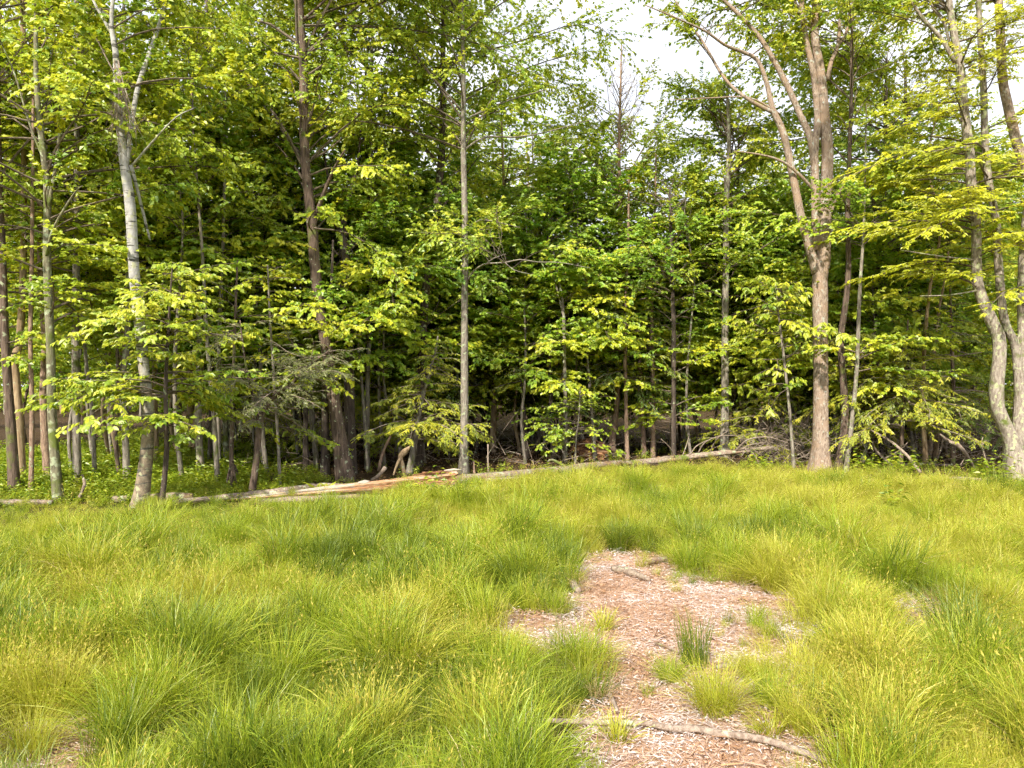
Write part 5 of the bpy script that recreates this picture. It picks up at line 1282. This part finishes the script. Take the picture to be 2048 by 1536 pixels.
TUSS = [
    ('arch', 1030, 1180, 0.9, 'pale arching tussock beside the upper corner of the bare ground'), ('dark', 1238, 1100, 0.95, 'dark green tussock directly above the bare ground tip'),
    ('green', 1380, 1150, 0.8, 'upright green tussock at the upper edge of the bare ground'), ('rush', 1390, 1338, 0.82, 'stiff dark rush clump standing in the bare ground'),
    ('arch', 1430, 1432, 0.66, 'low spreading tussock in the lower half of the bare ground'), ('arch', 1545, 1182, 0.95, 'fountain shaped pale tussock on the far rim of the bare ground'),
    ('arch', 1715, 1270, 0.9, 'wide arching tussock between the bare ground and a small bare spot'), ('dark', 1915, 1290, 1.05, 'large dark green tussock near the small bare spot'),
    ('arch', 800, 1370, 0.95, 'bright arching tussock in the middle of the near meadow'), ('dark', 350, 1330, 1.0, 'dark tussock among paler grass far from the bare ground'),
    ('dark', 120, 1330, 0.95, 'dark tussock above the grass bent over the corner patch'), ('seed', 110, 1440, 0.9, 'tussock with brown seed heads above the small corner patch'),
    ('green', 560, 1380, 0.9, 'green tussock between two dark hollows in the near meadow'), ('dark', 480, 1290, 0.85, 'dark rushy tussock beside a shadowy hollow'),
    ('dark', 770, 1105, 0.9, 'dark green tussock standing out in the middle distance'), ('dark', 920, 1095, 0.8, 'dark tussock in the middle distance between paler ones'),
    ('green', 1070, 1090, 0.9, 'green mounded tussock beyond the pale arching one'), ('seed', 960, 1500, 0.9, 'yellow seeded tussock growing at the end of the long stick'),
    ('seed', 730, 1520, 0.95, 'yellow seeded tussock at the bottom edge amid dark stems'), ('small', 1205, 1268, 0.9, 'small bright tuft alone on the bare ground'),
    ('small', 1235, 1492, 0.8, 'sparse wide bladed tuft growing through the long stick'), ('small', 1545, 1480, 0.75, 'small yellow tuft just above the lichen end of the stick'),
    ('green', 1545, 1420, 0.55, 'half grown green tuft between the low spreading tussock and the meadow'), ('arch', 1510, 1368, 0.48, 'small arching tuft behind the low spreading tussock'),
    ('green', 1340, 1368, 0.42, 'short green tuft at the foot of the stiff rush clump'), ('seed', 1600, 1470, 0.6, 'short seeded tuft where the long stick meets the meadow'),
    ('small', 1590, 1330, 0.8, 'small grassy tuft on the ragged edge of the bare ground'), ('green', 1830, 1440, 0.9, 'green tussock with upright stems beyond the stick end'),
    ('seed', 1760, 1500, 0.95, 'tall yellowish seeded tussock near the stick end'), ('green', 260, 1480, 0.9, 'lush green tussock overhanging the small corner patch'),
    ('arch', 60, 1520, 0.55, 'low yellow tuft bending over the small corner patch'), ('green', 1990, 1130, 0.9, 'green tussock in the meadow below the old twin trunk'),
    ('green', 1160, 1340, 0.7, 'green tuft on the side of the bare ground near the smaller bare strip'), ('green', 1010, 1390, 0.85, 'green tussock next to the lower end of the bare strip'),
]
for k, (kind, px, py, s, lab) in enumerate(TUSS):
    b = place(px, py)
    r = thing('sedge_tussock', b, lab, 'tussock', rz=k * 1.7)
    r.scale = (s,) * 3
    link('blades', TM[kind], r, 'stuff')

# ------------------------------------------------------------------ leafy plants that stand alone
FM = {'a': forb(71, 14, 0.55, 0.13, 5, 0.22).mesh('leaves', GM, False), 'b': forb(72, 22, 0.75, 0.15, 5, 0.35).mesh('leaves', GM, False), 'c': forb(73, 6, 0.5, 0.12, 5, 0.1).mesh('leaves', GM, False)}
for k, (m, px, py, s, lab) in enumerate([
        ('c', 965, 962, 0.9, 'small green seedling beside the thin upright dead stem'), ('a', 995, 958, 0.7, 'low green seedling beyond the slim pale trunk'),
        ('b', 860, 1012, 0.9, 'bushy green plant in front of the rotten log'), ('b', 930, 1010, 0.7, 'bushy plant in grass below the thin pale bent branch'),
        ('a', 820, 968, 0.7, 'leafy seedling at the foot of the hooked snag'), ('b', 1800, 955, 0.95, 'tall leafy plant at the foot of the slanting dead stick'),
        ('b', 1730, 955, 0.9, 'leafy clump between the leaning grey trunk and the brushwood'), ('b', 1990, 968, 1.0, 'leafy clump hiding the foot of the old twin trunk'),
        ('a', 1290, 925, 0.8, 'leafy sprig beside the foot of the dead conifer'), ('b', 1520, 950, 0.8, 'leafy clump before the tangle under the raised trunk'),
        ('a', 1230, 925, 0.7, 'leafy sprig at the foot of the bare topped tree'), ('a', 1100, 965, 0.9, 'leafy plant against the sunk grey log'),
        ('c', 1790, 1030, 1.3, 'dark leafy weeds in the meadow near the grey stub')]):
    r = thing('leafy_plant', place(px, py), lab, 'plant', rz=k * 2.1)
    r.scale = (s,) * 3
    link('leaves', FM[m], r, 'stuff')
def fern():
    b = place(643, 992); root = thing('fern', b, 'pale green fern beside the foot of the leaning trunk', 'fern')
    rng = np.random.default_rng(31); 
    for k in range(9):
        mb = MB(); az = k * 0.7 + rng.uniform(-.2, .2); L = rng.uniform(0.4, 0.6)
        s = np.linspace(0.1, 1, 22); h = np.array([math.cos(az), math.sin(az), 0]); lat = np.array([-math.sin(az), math.cos(az), 0])
        c = h * (L * 0.7 * s ** 1.3)[:, None] + UP * (L * (s - 0.45 * s ** 2))[:, None]
        for sg in (-1, 1):
            mb.leaves(c, lat[None] * sg + h * 0.35 - UP * 0.1, UP + np.zeros((22, 3)) - h * 0.3, 0.13 * np.sin(np.pi * np.clip(s * 0.9 + 0.1, 0, 1)) + 0.01, 0.03, 0.85)
        mb.cones(c[:1] * 0, c[-1:], .004, 0.4)
        mb.build('frond', M['forb'], root, smooth=False, kind='stuff')
fern()
tris = sum(sum(len(p.vertices) - 2 for p in ()) for o in ())
